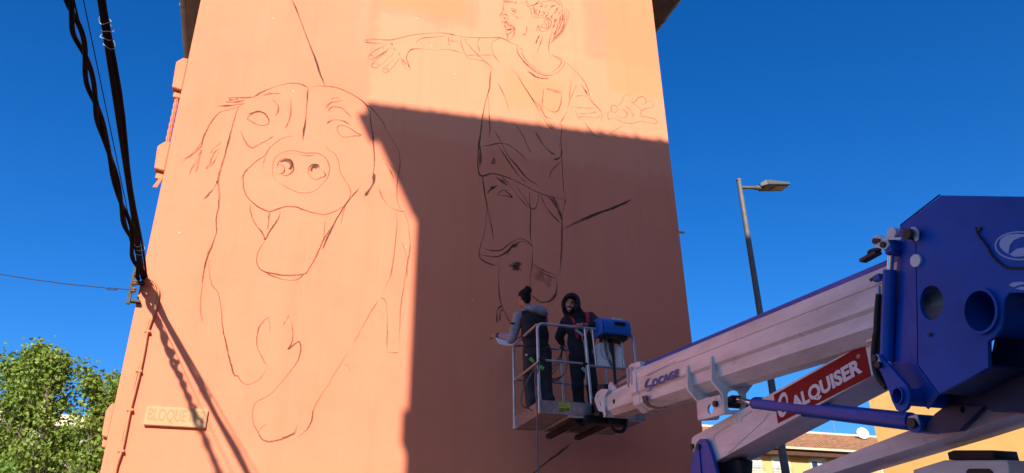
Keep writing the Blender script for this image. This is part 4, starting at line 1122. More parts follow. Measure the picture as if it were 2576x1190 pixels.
cyl = MB().tube([ca, ca+dcy*0.03, ca+dcy*0.05, cb_], [0.045, 0.058, 0.060, 0.060], 18).build('lift_cylinder', M['blue'], lift, smooth=True)
rod0 = onX(r4(505, 662), XC)
MB().tube([rod0, ca+dcy*0.02], 0.026, 12).build('rod', M['chrome'], cyl, smooth=True)
MB().box(rod0 - Vector((.05, -.16, .035)), rod0 + Vector((.05, -.02, .035))).build('rod_clevis', M['black'], cyl, bevel=0.008)
ce = onX(r3(565, 805), XC-0.06)
MB().tube([ce - Vector((0.03, 0, 0)), ce + Vector((0.16, 0, 0))], 0.06, 14).build('cylinder_eye', M['blue'], cyl)
MB().tube([ce - Vector((0.055, 0, 0)), ce - Vector((0.02, 0, 0))], 0.034, 12).build('pin', M['bolt'], cyl)
MB().prism([ce + Vector((-.04, .03, .045)), ce + Vector((-.04, -.05, .045)), ce + Vector((-.04, -.05, -.02)), ce + Vector((-.04, -.03, .02))], (0.015, 0, 0)).build('pin_keeper', M['whiteclean'], cyl)

# blue head
XH = 5.36
out_ = [r2(745,125), r2(1388,135), r2(1750,142), r2(1750,880), r2(1275,880), r2(1238,925), r2(1226,1000), r2(1222,1100), r3(1213,70), r3(1170,125), r3(1113,165), r3(1117,370), r3(735,575), r3(567,345), r3(567,20), r2(560,900), r2(553,500), r2(437,357)]
h1 = ell((672,957), 90, 133, r2, 24); h2 = ell((1045,1020), 123, 165, r2, 28)
head = plate_x('lift_head', out_, XH, 0.03, M['blue'], lift, holes=[h1, h2], bevel=0.004)
plate_x('side_plate', out_, XH+0.56, 0.03, M['blue'], head, holes=[h1, h2], bevel=0.004)
XO = 5.50
def strip(name, A, xa, Bq, xb, mt, parent, thick=0.012):
    a = [onX(p, xa) for p in A]; b = [onX(p, xb) for p in Bq]
    q = MB(); n = len(a)
    vs = a + b; fs = [(i, i+1, n+i+1, n+i) for i in range(n-1)]
    o = q.add(vs, fs).build(name, mt, parent)
    sm = o.modifiers.new('thickness', 'SOLIDIFY'); sm.thickness = thick; sm.offset = 0
    return o
strip('front_chamfer', [r2(435,355), r2(425,480), r2(405,760), r2(370,1190), r3(355,320), r3(455,470), r3(540,590), r3(655,690)], XO,
      [r2(437,357), r2(553,500), r2(560,900), r2(566,1190), r3(567,345), r3(610,410), r3(660,480), r3(735,575)], XH+0.012, M['blue'], head)
strip('front_plate', [r2(738,120), r2(435,355), r2(405,760), r2(370,1190), r3(355,320), r3(455,470), r3(540,590), r3(655,690)], XO,
      [r2(738,120), r2(435,355), r2(405,760), r2(370,1190), r3(355,320), r3(455,470), r3(540,590), r3(655,690)], XO+0.02, M['blue'], head)
def rim(c, rx, ry, fn, x0, x1, wall, mt):
    A = [onX(p, x0) for p in ell(c, rx, ry, fn, 28)]; n = len(A)
    cc = sum(A, Vector())/n
    inner = [cc + (p-cc)*0.93 for p in A]
    outer = [cc + (p-cc)*1.07 for p in A]
    d = Vector((x1-x0, 0, 0)); q = MB()
    q.add(outer + [p+d for p in outer] + inner + [p+d for p in inner],
          [(i, (i+1) % n, n+(i+1) % n, n+i) for i in range(n)] + [(2*n+i, 3*n+i, 3*n+(i+1) % n, 2*n+(i+1) % n) for i in range(n)] + [(i, 2*n+i, 2*n+(i+1) % n, (i+1) % n) for i in range(n)])
    q.build('pivot_tube', mt, head, smooth=True)
rim((1045,1020), 128, 170, r2, XH-0.02, XH+0.6, .02, M['blue'])
# top, bottom and inner plates between the side plates
tA, tB, tC = onX(r2(745,125), XH), onX(r2(1750,142), XH), onX(r2(435,355), XH)
MB().prism([tA + Vector((.031, 0, 0)), tB + Vector((.031, 0, 0)), tB + Vector((.031, 0, -.012)), tA + Vector((.031, 0, -.012))], (0.528, 0, 0)).build('top_plate', M['blue'], head)
bA, bB = onX(r3(735,575), XH), onX(r3(1117,370), XH)
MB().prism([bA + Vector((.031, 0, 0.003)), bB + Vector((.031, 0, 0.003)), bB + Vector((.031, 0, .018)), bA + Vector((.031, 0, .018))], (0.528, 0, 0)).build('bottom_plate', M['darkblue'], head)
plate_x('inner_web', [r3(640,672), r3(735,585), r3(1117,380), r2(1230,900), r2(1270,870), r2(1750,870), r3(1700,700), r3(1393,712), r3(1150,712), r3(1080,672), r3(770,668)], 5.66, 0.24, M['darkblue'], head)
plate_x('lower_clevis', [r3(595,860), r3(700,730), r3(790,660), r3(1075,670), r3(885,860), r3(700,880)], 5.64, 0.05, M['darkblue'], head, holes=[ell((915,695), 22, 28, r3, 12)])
plate_x('lower_clevis', [r3(595,860), r3(700,730), r3(790,660), r3(1075,670), r3(885,860), r3(700,880)], 5.90, 0.05, M['blue'], head)
# link plate with pivot tube
lk = plate_x('link_plate', [r3(245,262), r3(272,264), r3(295,305), r3(345,355), r3(480,510), r3(500,560), r3(500,640), r3(475,690), r3(440,717), r3(400,700), r3(370,640), r3(340,550), r3(290,430), r3(240,330), r3(232,290)], XH-0.05, 0.03, M['blue'], lift, holes=[ell((405,590), 43, 70, r3, 18)], bevel=0.003)
q = MB(); A = [onX(p, XH-0.07) for p in ell((405,590), 43, 70, r3, 18)]; cc = sum(A, Vector())/len(A); n = len(A)
inn_ = [cc+(p-cc)*0.86 for p in A]; d = Vector((0.5, 0, 0))
q.add(A + [p+d for p in A] + inn_ + [p+d for p in inn_], [(i, (i+1) % n, n+(i+1) % n, n+i) for i in range(n)] + [(2*n+i, 3*n+i, 3*n+(i+1) % n, 2*n+(i+1) % n) for i in range(n)] + [(i, 2*n+i, 2*n+(i+1) % n, (i+1) % n) for i in range(n)])
q.build('link_tube', M['blue'], lk, smooth=True)
for p in (r3(240,298), r3(270,350)):
    c = onX(p, XH-0.055); MB().tube([c - Vector((.02, 0, 0)), c + Vector((.02, 0, 0))], 0.022, 10).build('pin', M['bolt'], lk)
plate_x('pin_keeper', [r3(240,268), r3(258,275), r3(285,340), r3(255,345), r3(235,320)], XH-0.056, 0.005, M['whiteclean'], lk)
# small fittings
for p in (r3(665,115), r2(1050,385)):
    c = onX(p, XH); MB().tube([c - Vector((.012, 0, 0)), c + Vector((.005, 0, 0))], 0.012, 8).build('bolt', M['bolt'], head)
c = onX(r2(525,430), XH-0.02)
MB().tube([c - Vector((.05, 0, 0)), c + Vector((.04, 0, 0))], 0.035, 12).build('pin', M['bolt'], head)
plate_x('pin_keeper', [r2(510,372), r2(545,370), r2(570,400), r2(570,470), r2(545,480), r2(525,440)], XH-0.04, 0.012, M['galv'], head)
c = onX(r2(558,632), XH-0.001)
MB().tube([c - Vector((.014, 0, 0)), c + Vector((.002, 0, 0))], 0.04, 20).build('hole_disc', M['whiteclean'], head)  # white disc standing in for a small hole with white showing through
wire = spline([onX(r2(*p), XH-0.008) for p in ((1015,375),(1040,440),(1100,515),(1140,590),(1200,650),(1260,685),(1388,688),(1430,689))], 5)
MB().tube(wire, 0.006, 6).build('sensor_wire', M['black'], head, smooth=True)
# emblem on the head: ring and swoosh
ringc = (1350, 515)
plate_x('emblem', ell(ringc, 190, 112, r2, 36), XH-0.003, 0.0025, M['decalpale'], head, holes=[ell(ringc, 178, 102, r2, 36)])
plate_x('emblem', [r2(*p) for p in ((1195,500),(1210,460),(1260,430),(1330,422),(1420,430),(1500,470),(1440,445),(1370,448),(1310,470),(1280,510),(1268,570),(1275,582),(1235,560),(1205,530))], XH-0.003, 0.0025, M['decalpale'], head)
plate_x('emblem', [r2(*p) for p in ((1275,582),(1330,540),(1388,528),(1460,510),(1510,480),(1495,540),(1440,580),(1370,598),(1310,600))], XH-0.003, 0.0025, M['decalpale'], head)
plate_x('emblem', [r2(*p) for p in ((1270,820),(1300,800),(1350,795),(1430,798),(1480,815),(1400,812),(1340,822),(1310,838))], XH-0.003, 0.0025, M['decalpale'], head)
plate_x('emblem', [r2(*p) for p in ((1320,848),(1360,832),(1420,835),(1480,822),(1440,852),(1380,858))], XH-0.003, 0.0025, M['decalpale'], head)
# levelling cylinder standing in front of the head
XV = 5.44
va, vb, vc, vd = onX(r2(350,705), XV), onX(r3(325,320), XV), onX(r2(357,585), XV), onX(r2(372,520), XV)
lev = MB().tube([va, vb], 0.043, 16).build('levelling_cylinder', M['blue'], lift, smooth=True)
MB().tube([vc, va], 0.022, 12).build('rod', M['chrome'], lev, smooth=True)
MB().box(vd - Vector((.05, .045, .06)), vd + Vector((.05, .035, .03))).build('rod_eye', M['blue'], lev, bevel=0.01)
plate_x('clevis', [r2(215,470), r2(232,435), r2(262,430), r2(300,450), r2(435,450), r2(435,470), r2(330,470), r2(345,505), r2(320,542), r2(290,545), r2(235,520), r2(215,500)], XV-0.06, 0.02, M['whiteclean'], lev, bevel=0.003)
plate_x('clevis', [r2(215,470), r2(232,435), r2(262,430), r2(300,450), r2(435,450), r2(435,530), r2(330,542), r2(290,545), r2(235,520), r2(215,500)], XV+0.06, 0.02, M['whiteclean'], lev, bevel=0.003)
for p, r in ((r2(240,480), 0.02), (r2(302,508), 0.022), (r2(268,475), 0.012)):
    c = onX(p, XV-0.06); MB().tube([c - Vector((.015, 0, 0)), c + Vector((.14, 0, 0))], r, 10).build('pin', M['bolt'], lev)
c = onX(r2(405,425), XV+0.1); MB().tube([c - Vector((.05, 0, 0)), c + Vector((.05, 0, 0))], 0.04, 14).build('sheave', M['whiteclean'], lev)
c = onX(r2(260,765), XV)
MB().box(c - Vector((.02, .03, .022)), c + Vector((.02, .03, .022))).build('valve_block', M['blue'], lev, bevel=0.004)
c = onX(r2(225,768), XV); MB().tube([c + Vector((0, -.02, 0)), c + Vector((0, .03, 0))], 0.013, 8).build('fitting', M['bolt'], lev)
a, b = onX(r2(265,825), XV-.01), onX(r2(264,905), XV-.01)
MB().tube([a, (a+b)/2, b], [0.010, 0.014, 0.014], 8).build('hose_end', M['galv'], lev)
hpts = [onX(p, XV-0.01) for p in (r2(264,890), r2(250,1050), r2(245,1180), r3(238,130), r3(226,270), r3(238,390), r3(275,470), r3(325,525))]
MB().tube(spline(hpts, 5), 0.020, 8).build('hydraulic_hose', M['black'], lev, smooth=True)
h2p = [p + Vector((0.035, -.012, 0)) for p in hpts]
MB().tube(spline(h2p, 5), 0.014, 8).build('hydraulic_hose', M['black'], lev, smooth=True)
hp3 = [onX(r2(*p), 5.6) for p in ((130,625),(180,600),(190,560),(230,545),(275,545))]
MB().tube(spline(hp3, 4), 0.012, 6).build('hydraulic_hose', M['black'], lev, smooth=True)
c = onX(r2(190,605), 5.62); MB().box(c - Vector((.03, .09, .012)), c + Vector((.03, .07, .012))).build('hose_clamp', M['rust'], lev)
c = onX(r3(198,162), 5.5); MB().tube([c + Vector((0, .03, 0)), c + Vector((0, -.03, 0))], 0.012, 8).build('fitting', M['galv'], lev)

# articulated arms
XA = 5.66
arm = plate_x('upper_arm', [r4(183,960), r4(190,935), r4(205,922), r4(770,612), r4(1180,385), r4(1620,145), r4(1620,418), r4(1469,500), r4(355,1110), r4(200,1048)], XA, 0.34, M['white'], lift, bevel=0.004)
plate_x('sign_panel', [r4(775,628), r4(1425,264), r4(1472,494), r4(805,833)], XA-0.004, 0.004, M['red'], arm)
def aq(p): return onX(p, XA-0.006)
lettering('lettering', 'ALQUISER', aq(r4(918,768)), aq(r4(1420,484)), aq(r4(893,652)), M['decal'], arm, bold=0.045, spacing=1.0)
lettering('lettering', '®', aq(r4(1372,372)), aq(r4(1398,360)), aq(r4(1368,345)), M['decal'], arm, bold=0.0)
lg = [(840+38*math.cos(a), 700+88*math.sin(a)) for a in [2*math.pi*i/20 for i in range(20)]]
lg2 = [(845+22*math.cos(a), 700+58*math.sin(a)) for a in [2*math.pi*i/20 for i in range(20)]]
plate_x('emblem', [r4(x, y-(x-840)*0.5) for x, y in lg], XA-0.0075, 0.003, M['decal'], arm, holes=[[r4(x, y-(x-840)*0.5) for x, y in lg2]])
for L in (((345,960),(350,920),(365,905),(465,845)), ((540,830),(545,795),(560,785),(620,745)), ((450,1048),(580,930),(700,820),(740,762))):
    P = [onX(r4(*p), XA-0.001) for p in L]
    MB().tube(P, 0.0028, 4).build('weld_seam', M['greytape'], arm)
for p in (r4(196,1000),):
    c = onX(p, XA); MB().tube([c - Vector((.02, 0, 0)), c + Vector((.36, 0, 0))], 0.026, 12).build('pin', M['bolt'], arm)
kn_p = [r4(178,1145), r4(195,1060), r4(222,970), r4(245,945), r4(285,945), r4(300,975), r4(330,1060), r4(365,1190), r4(390,1290), r4(200,1290), r4(180,1220)]
kn = plate_x('knuckle', kn_p, XA-0.05, 0.035, M['blue'], lift, bevel=0.004)
plate_x('knuckle_plate', kn_p, XA+0.36, 0.035, M['blue'], kn, bevel=0.004)
plate_x('stiffener', [r4(222,1000), r4(236,1000), r4(262,1290), r4(240,1290)], XA-0.062, 0.0115, M['blue'], kn)
c = onX(r4(240,1002), XA-0.05); MB().tube([c - Vector((.02, 0, 0)), c + Vector((.43, 0, 0))], 0.027, 12).build('pin', M['bolt'], kn)
plate_x('cylinder_end', [r4(330,1120), r4(480,1080), r4(530,1100), r4(520,1290), r4(370,1290)], XA+0.1, 0.14, M['black'], kn)
XL = 5.95
arm2 = plate_x('lower_arm', [r3(-330,1180), r3(0,1050), r3(480,865), r3(1080,672), r3(1500,545), r3(1500,686), r3(1393,715), r3(840,900), r3(0,1160), r3(-330,1270)], XL, 0.32, M['white'], lift, bevel=0.004)
hood = plate_x('turret_cover', [r3(530,1165), r3(770,1090), r3(1250,1088), r3(1272,1105), r3(1282,1250), r3(1282,1420), r3(540,1420)], 6.15, 0.34, M['white'], lift, bevel=0.008)
plate_x('cover_slot', [r3(945,1172), r3(965,1156), r3(1120,1156), r3(1150,1180), r3(1160,1300), r3(940,1300)], 6.145, 0.004, M['black'], hood)
plate_x('beacon_box', [r3(795,1030), r3(845,1012), r3(1145,1012), r3(1165,1086), r3(808,1088)], 6.2, 0.22, M['black'], hood, bevel=0.006)
# turret, chassis, cab and wheels, below the picture
kb = origin_of(kn)
ky = onX(r4(290, 1290), XA)
MB().prism([(5.62, ky.y-.32, 1.25), (5.62, ky.y+.30, 1.25), (5.62, ky.y+.16, ky.z+.02), (5.62, ky.y-.16, ky.z+.02)], (0.42, 0, 0)).build('turret', M['blue'], lift, bevel=0.01)
MB().prism([(5.96, -7.0, 1.05), (5.96, -5.9, 1.05), (5.96, -5.9, 2.18), (5.96, -6.9, 2.18)], (0.5, 0, 0)).build('turret_frame', M['white'], lift, bevel=0.01)
MB().tube([(5.83, ky.y, 0.98), (5.83, ky.y, 1.26)], 0.55, 24).build('slew_ring', M['blackmetal'], lift)
MB().box((5.0, -9.2, 0.86), (7.0, -2.9, 1.0)).build('platform', M['white'], lift, bevel=0.01)
MB().box((5.5, -11.2, 0.5), (5.75, -2.9, 0.858)).box((6.25, -11.2, 0.5), (6.5, -2.9, 0.858)).build('chassis', M['blackmetal'], lift)
cabm = MB().prism([(5.0, -9.3, 0.55), (5.0, -9.3, 2.0), (5.0, -10.6, 2.0), (5.0, -11.2, 1.35), (5.0, -11.3, 0.55)], (2.0, 0, 0)).build('cab', M['white'], lift, bevel=0.05)
plate_yz('side_window', [[(-9.5, 1.35), (-9.5, 1.88), (-10.5, 1.88), (-10.95, 1.35)]], 4.985, 0.012, M['glass'], cabm)
MB().prism([(5.15, -10.66, 1.95), (6.85, -10.66, 1.95), (6.85, -11.17, 1.40), (5.15, -11.17, 1.40)], (0, -0.02, 0.015)).build('windscreen', M['glass'], cabm)
for x in (5.0, 6.72):
    for y in (-10.3, -4.4):
        w = MB().tube([(x, y, 0.42), (x+0.28, y, 0.42)], 0.42, 24).build('wheel', M['tyre'], lift, bevel=0.03)
        MB().tube([(x-0.01, y, 0.42), (x+0.29, y, 0.42)], 0.22, 16).build('rim', M['galv'], w)
for x in (5.05, 6.75):
    MB().box((x, -3.4, 0.05), (x+0.2, -3.2, 0.9)).box((x-0.1, -3.5, 0.008), (x+0.3, -3.1, 0.05)).build('outrigger', M['white'], lift)

# ---------------- basket
FX0, FX1, FY0, FY1, FZ = 4.865, 6.27, -1.53, -0.55, 3.70
FT = FZ + 0.045
bas = MB().box((FX0, FY0, FZ), (FX1, FY1, FT)).build('basket', M['tread'], lift)
MB().box((FX0, FY0-0.006, FZ-0.004), (FX1, FY0+0.001, FZ+0.155)).build('toe_board', M['tread'], bas)
MB().box((FX0, FY1-0.001, FZ-0.004), (FX1, FY1+0.006, FZ+0.155)).build('toe_board', M['tread'], bas)
MB().box((FX0-0.006, FY0+0.002, FZ-0.004), (FX0+0.001, FY1-0.002, FZ+0.155)).build('toe_board', M['tread'], bas)
MB().box((FX1-0.001, FY0+0.002, FZ-0.004), (FX1+0.006, FY1-0.002, FZ+0.155)).build('toe_board', M['tread'], bas)
ZR, ZM, RR = 4.84, 4.355, 0.0185
def rail(name, pts, r=RR, mt=None, rd=0.09):
    return MB().tube(rounded(pts, rd, 5), r, 10).build(name, mt or M['galv'], bas, smooth=True)
yf, yb = FY0+0.02, FY1-0.02
xl, xr = FX0-0.012, FX1-0.05
rail('rail_frame', [(xl, yf, FZ), (xl, yf, ZR), (5.66, yf, ZR)])
rail('post', [(5.545, yf, FZ+0.1), (5.51, yf, ZR-0.01)])
rail('post', [(5.64, yf, ZM), (5.615, yf, ZR)], 0.014)
rail('mid_rail', [(xl, yf, ZM+0.008), (5.50, yf, ZM+0.008)], 0.014)
rail('rail_sleeve', [(xl-0.004, yf, ZM+0.008), (xl+0.09, yf, ZM+0.008)], 0.019, M['black'])
rail('rail_sleeve', [(5.45, yf, ZM+0.008), (5.60, yf, ZM+0.008)], 0.018, M['black'])
rail('mid_rail', [(5.53, yf, ZM-0.012), (6.215, yf, ZM-0.012)], 0.017)
rail('rail_frame', [(6.02, yf, ZR), (6.19, yf, ZR), (6.225, yf, FZ+0.1)])
rail('post', [(6.03, yf-0.012, ZM), (6.01, yf-0.012, ZR-0.04)], 0.013)
# left end
rail('top_rail', [(xl, yf+0.02, ZR-0.012), (xl, yb-0.02, ZR-0.012)], 0.018)
rail('mid_rail', [(xl, yf+0.02, ZM-0.02), (xl, yb-0.02, ZM-0.02)], 0.018)
# back and right end
rail('rail_frame', [(xl, yb, FZ), (xl, yb, ZR), (xr, yb, ZR), (xr, yb, FZ+0.1)])
rail('mid_rail', [(xl, yb, ZM), (xr, yb, ZM)], 0.016)
rail('post', [(5.57, yb, FZ+0.1), (5.55, yb, ZR)], 0.017)
rail('top_rail', [(xr, yf+0.02, ZR-0.01), (xr, yb-0.02, ZR-0.01)], 0.017)
rail('mid_rail', [(xr, yf+0.02, ZM), (xr, yb-0.02, ZM)], 0.017)
# hinged white panel below the control box
pan = [(5.648, ZM+0.01), (5.640, 4.60), (5.70, 4.655), (5.80, 4.68), (5.92, 4.68), (6.0, 4.655), (6.035, 4.61), (6.022, ZM+0.01)]
plate_xz('cover_panel', [pan], yf+0.03, 0.006, M['paper'], bas)
for zz in (4.42, 4.56):
    MB().tube([(6.03, yf+0.028, zz-0.02), (6.03, yf+0.028, zz+0.02)], 0.007, 6).build('hinge', M['galv'], bas)
# control box with folding lid, lying on the front rail
cbx = MB()
cs = [(-0.14, -0.11), (-0.155, -0.02), (-0.14, 0.06), (-0.09, 0.115), (0.0, 0.13), (0.09, 0.12), (0.12, 0.08), (0.12, -0.11)]
cbx.prism([(5.695, yf+a, 4.86+b) for a, b in cs], (0.405, 0, 0))
cb0 = cbx.build('control_box', M['bluebox'], bas, bevel=0.012)
MB().box((5.75, yf-0.10, 4.70), (6.06, yf+0.09, 4.748)).build('box_underside', M['black'], bas)
MB().prism([(5.685, yf+a*1.03, 4.86+b*1.03) for a, b in cs], (0.009, 0, 0)).build('lid_flange', M['bluebox'], bas)
MB().tube(rounded([(5.875, yf-0.135, 4.895), (5.875, yf-0.185, 4.895), (6.01, yf-0.185, 4.89), (6.01, yf-0.135, 4.89)], .02, 3), 0.012, 8).build('box_handle', M['black'], bas, smooth=True)
MB().box((5.87, yf-0.162, 4.872), (6.015, yf-0.147, 4.91)).build('handle_recess', M['black'], bas)
ly0 = yf-0.128
lettering('lettering', 'SOCAGE', (5.99, yf-0.128, 4.958), (5.83, yf-0.128, 4.962), (5.99, yf-0.150, 4.928), M['decal'], bas, bold=0.03, depth=0.012)
MB().tube([(5.885, yf-0.01, 4.70), (5.882, yf-0.02, 4.13)], 0.02, 8).build('control_pole', M['black'], bas)
for i, off in enumerate((0.0, 0.02)):
    MB().tube(spline([(5.83+off, yf-.03, 4.70), (5.82+off, yf-.05, 4.58), (5.85, yf-.05, 4.48), (5.875, yf-.035, 4.42)], 5), 0.008, 6).build('control_cable', M['black'], bas, smooth=True)
MB().tube(spline([(5.77, yf-.02, 4.70), (5.70, yf-.035, 4.60), (5.72, yf-.035, 4.48), (5.80, yf-.03, 4.43), (5.81, yf-.02, 4.55), (5.80, yf-.02, 4.70)], 5), 0.006, 6).build('control_cable', M['greytape'], bas, smooth=True)
MB().tube(spline([(5.80, yf+.02, 4.70), (5.80, yf+.015, 4.55), (5.84, yf+.01, 4.42), (5.86, yf, 4.36)], 5), 0.016, 6).build('control_cable', M['hose'], bas, smooth=True)
# load label
lbx = lambda p: onY(r5(*p), FY0-0.008)
plate_xz('load_label', [[(q.x, q.z) for q in map(lbx, ((582,645), (712,652), (714,748), (586,738)))]], FY0-0.0085, 0.002, M['yellowlabel'], bas)
def lq(p): return onY(r5(*p), FY0-0.010)
lettering('lettering', '225KG', lq((590,742)), lq((672,746)), lq((590,706)), M['ink'], bas, bold=0.03)
for k in range(4):
    lettering('lettering', 'MAX CARGA UTIL', lq((592,666+k*9)), lq((700-6*(k % 2),672+k*9)), lq((592,660+k*9)), M['ink'], bas, bold=-0.005)
for x in (684, 700):
    plate_xz('person_symbol', [[(q.x, q.z) for q in map(lq, ((x-3,746),(x-4,725),(x-8,728),(x-7,716),(x-3,712),(x-3,705),(x+3,705),(x+3,712),(x+7,716),(x+8,728),(x+4,725),(x+3,746)))]], FY0-0.0105, 0.001, M['ink'], bas)
# mount: black rotator, under frame channels and bent pipe
mnt = MB().tube([(5.60, -1.78, 3.66), (5.60, -1.78, 4.02)], 0.085, 16).build('rotator', M['blackmetal'], lift, smooth=True)
MB().box((5.50, -1.96, 3.70), (5.82, -1.56, 3.82)).build('rotator_bracket', M['blackmetal'], mnt, bevel=0.01)
plate_x('hook_plate', [r5(960,600), r5(985,585), r5(1010,610), r5(1000,640), r5(985,680), r5(1000,740), r5(1060,770), r5(1010,800), r5(960,760)], 5.50, 0.02, M['black'], mnt)
MB().box((5.42, -1.60, 3.60), (5.98, -1.45, 3.695)).build('cross_beam', M['blackmetal'], mnt)
MB().box((5.22, FY0+0.0, FZ-0.035), (6.22, FY0+0.03, FZ-0.006)).build('edge_bar', M['galv'], mnt)
for x in (5.22, 5.95):
    MB().box((x, FY0+0.032, FZ-0.03), (x+0.04, FY1+0.0, FZ-0.006)).build('floor_bearer', M['galv'], mnt)
for x, ya in ((5.32, -0.50), (5.72, -0.52)):
    MB().box((x, -1.5, FZ-0.09), (x+0.03, ya, FZ-0.036)).box((x+0.05, -1.5, FZ-0.09), (x+0.08, ya+0.02, FZ-0.036)).box((x+0.03, -1.5, FZ-0.05), (x+0.05, ya-0.03, FZ-0.036)).build('fork_channel', M['blackmetal'], mnt)
MB().tube([(5.40, -1.50, FZ-0.07), (5.40, -1.2, FZ-0.07)], 0.06, 12).build('motor', M['blackmetal'], mnt, smooth=True)
MB().tube(rounded([(5.72, -1.62, FZ-0.03), (5.76, -1.62, FZ-0.19), (5.92, -1.62, FZ-0.19), (5.96, -1.62, FZ-0.01)], .09, 5), 0.022, 8).build('bent_pipe', M['black'], mnt, smooth=True)

# rope and hoses hanging from the basket
hg = root('hanging_hose', (4.86, -1.57, 0.16), 'grey hose hanging down from the mid rail of the work basket', 'hose')
MB().tube(spline([(4.845, -1.55, 4.33), (4.80, -1.56, 4.24), (4.785, -1.565, 4.05), (4.80, -1.57, 3.7), (4.79, -1.57, 3.3), (4.80, -1.58, 2.4), (4.79, -1.57, 1.2), (4.80, -1.57, 0.165)], 6), 0.0095, 6).build('hose', M['hose'], hg, smooth=True)
MB().tube(spline([(4.85, -1.55, 4.32), (4.76, -1.50, 4.18), (4.68, -1.4, 3.98), (4.70, -1.3, 3.84), (4.83, -1.25, 3.80), (4.90, -1.22, 3.755)], 6), 0.008, 6).build('hose', M['hose'], hg, smooth=True)
MB().tube(spline([(4.86, -1.55, 4.32), (4.82, -1.52, 4.15), (4.84, -1.45, 4.05), (4.90, -1.4, 4.12), (4.89, -1.42, 4.28)], 6), 0.007, 6).build('hose', M['hose'], hg, smooth=True)
rp_ = MB()
for k in range(3):
    rp_.tube(spline([(5.57, yb-0.03, 4.84), (5.45+.03*k, yb-0.06, 4.62), (5.25+.05*k, yb-0.08, 4.44-.02*k), (5.42, yb-0.09, 4.39-.02*k), (5.58, yb-0.06, 4.50), (5.63, yb-0.04, 4.70), (5.60, yb-0.03, 4.84)], 6), 0.006, 5)
tag(rp_.build('looped_cord', M['rust'], None, (5.5, yb, 4.4), smooth=True), 'brown cord looped over the back rail of the work basket', 'cord')

# ------------------------------------------------------------------ people
TMP = bpy.data.scenes.new('workshop')
def ico(n):
    bm = bmesh.new(); bmesh.ops.create_icosphere(bm, subdivisions=n, radius=1)
    r = ([v.co.copy() for v in bm.verts], [tuple(v.index for v in f.verts) for f in bm.faces]); bm.free(); return r
ICO2, ICO3 = ico(2), ico(3)
def blob(name, prims, voxel, mt, parent=None, base=None, smooth=4):
    vs = []; fs = []
    def ball(mtx, ico):
        n = len(vs)
        vs.extend([mtx @ v for v in ico[0]]); fs.extend([(a+n, b+n, c+n) for a, b, c in ico[1]])
    for p in prims:
        if p[0] == 'c':
            a, ra, b, rb_ = Vector(p[1]), p[2], Vector(p[3]), p[4]
            n = max(2, int((b-a).length/(0.35*min(ra, rb_)))+1)
            for i in range(n+1):
                t = i/n; r = ra*(1-t)+rb_*t
                ball(Matrix.Translation(a.lerp(b, t)) @ Matrix.Diagonal((r, r, r, 1)), ICO2)
        else:
            mtx = Matrix.Translation(Vector(p[1]))
            if len(p) > 3: mtx = mtx @ p[3].to_4x4()
            ball(mtx @ Matrix.Diagonal((*p[2], 1)), ICO3)
    me = bpy.data.meshes.new(name); me.from_pydata(vs, [], fs)
    o = bpy.data.objects.new('tmp', me); TMP.collection.objects.link(o)
    rm = o.modifiers.new('r', 'REMESH'); rm.mode = 'VOXEL'; rm.voxel_size = voxel
    if smooth:
        sm = o.modifiers.new('s', 'SMOOTH'); sm.iterations = smooth; sm.factor = 0.5
    vl = TMP.view_layers[0]; vl.update()
    ev = o.evaluated_get(vl.depsgraph)
    m2 = bpy.data.meshes.new_from_object(ev)
    bpy.data.objects.remove(o); bpy.data.meshes.remove(me)
    return link_mesh(name, m2, mt, parent, base, smooth=True)

def fingers(wrist, dirv, palm_n, side, curl, thumb=1, scale=1.0):
    """palm and five bent fingers; palm_n points to the palm side, side points to the thumb"""
    w = Vector(wrist); d = Vector(dirv).normalized(); s = Vector(side); s = (s - d*s.dot(d)).normalized(); n = d.cross(s)
    if n.dot(Vector(palm_n)) < 0: n = -n
    P = []
    k = scale
    for o in (-0.026, -0.009, 0.009, 0.026):
        P.append(('c', w + s*o*0.6*k, 0.019*k, w + d*0.085*k + s*o*k, 0.013*k))
    lens = (0.062, 0.078, 0.083, 0.074)
    for i, o in enumerate((-0.031, -0.0105, 0.0105, 0.031)):
        L = lens[i]*k; q = w + d*0.088*k + s*o*k; dd = d.copy()
        for seg, f in enumerate((0.45, 0.32, 0.23)):
            dd = (dd*math.cos(curl) + n*math.sin(curl)).normalized()
            q2 = q + dd*L*f
            P.append(('c', q, 0.0098*k - seg*0.0008, q2, 0.009*k - seg*0.0008)); q = q2
            n2 = (n*math.cos(curl) - d*math.sin(curl))
            dd = dd
            d_, n_ = dd, n2.normalized()
            dd = (dd*math.cos(curl*0.7) + (n_ - dd*n_.dot(dd)).normalized()*math.sin(curl*0.7)).normalized()
    t0 = w + d*0.025*k + s*0.026*k; t1 = t0 + (s*0.8+d*0.6+n*0.25).normalized()*0.045*k; t2 = t1 + (d*0.8+s*0.25+n*0.45).normalized()*0.035*k
    P += [('c', t0, 0.014*k, t1, 0.011*k), ('c', t1, 0.011*k, t2, 0.0085*k)]
    return P
Z0 = FT + 0.001
V = Vector
def rot(z, x=0, y=0): return (Matrix.Rotation(z, 3, 'Z') @ Matrix.Rotation(x, 3, 'X') @ Matrix.Rotation(y, 3, 'Y'))

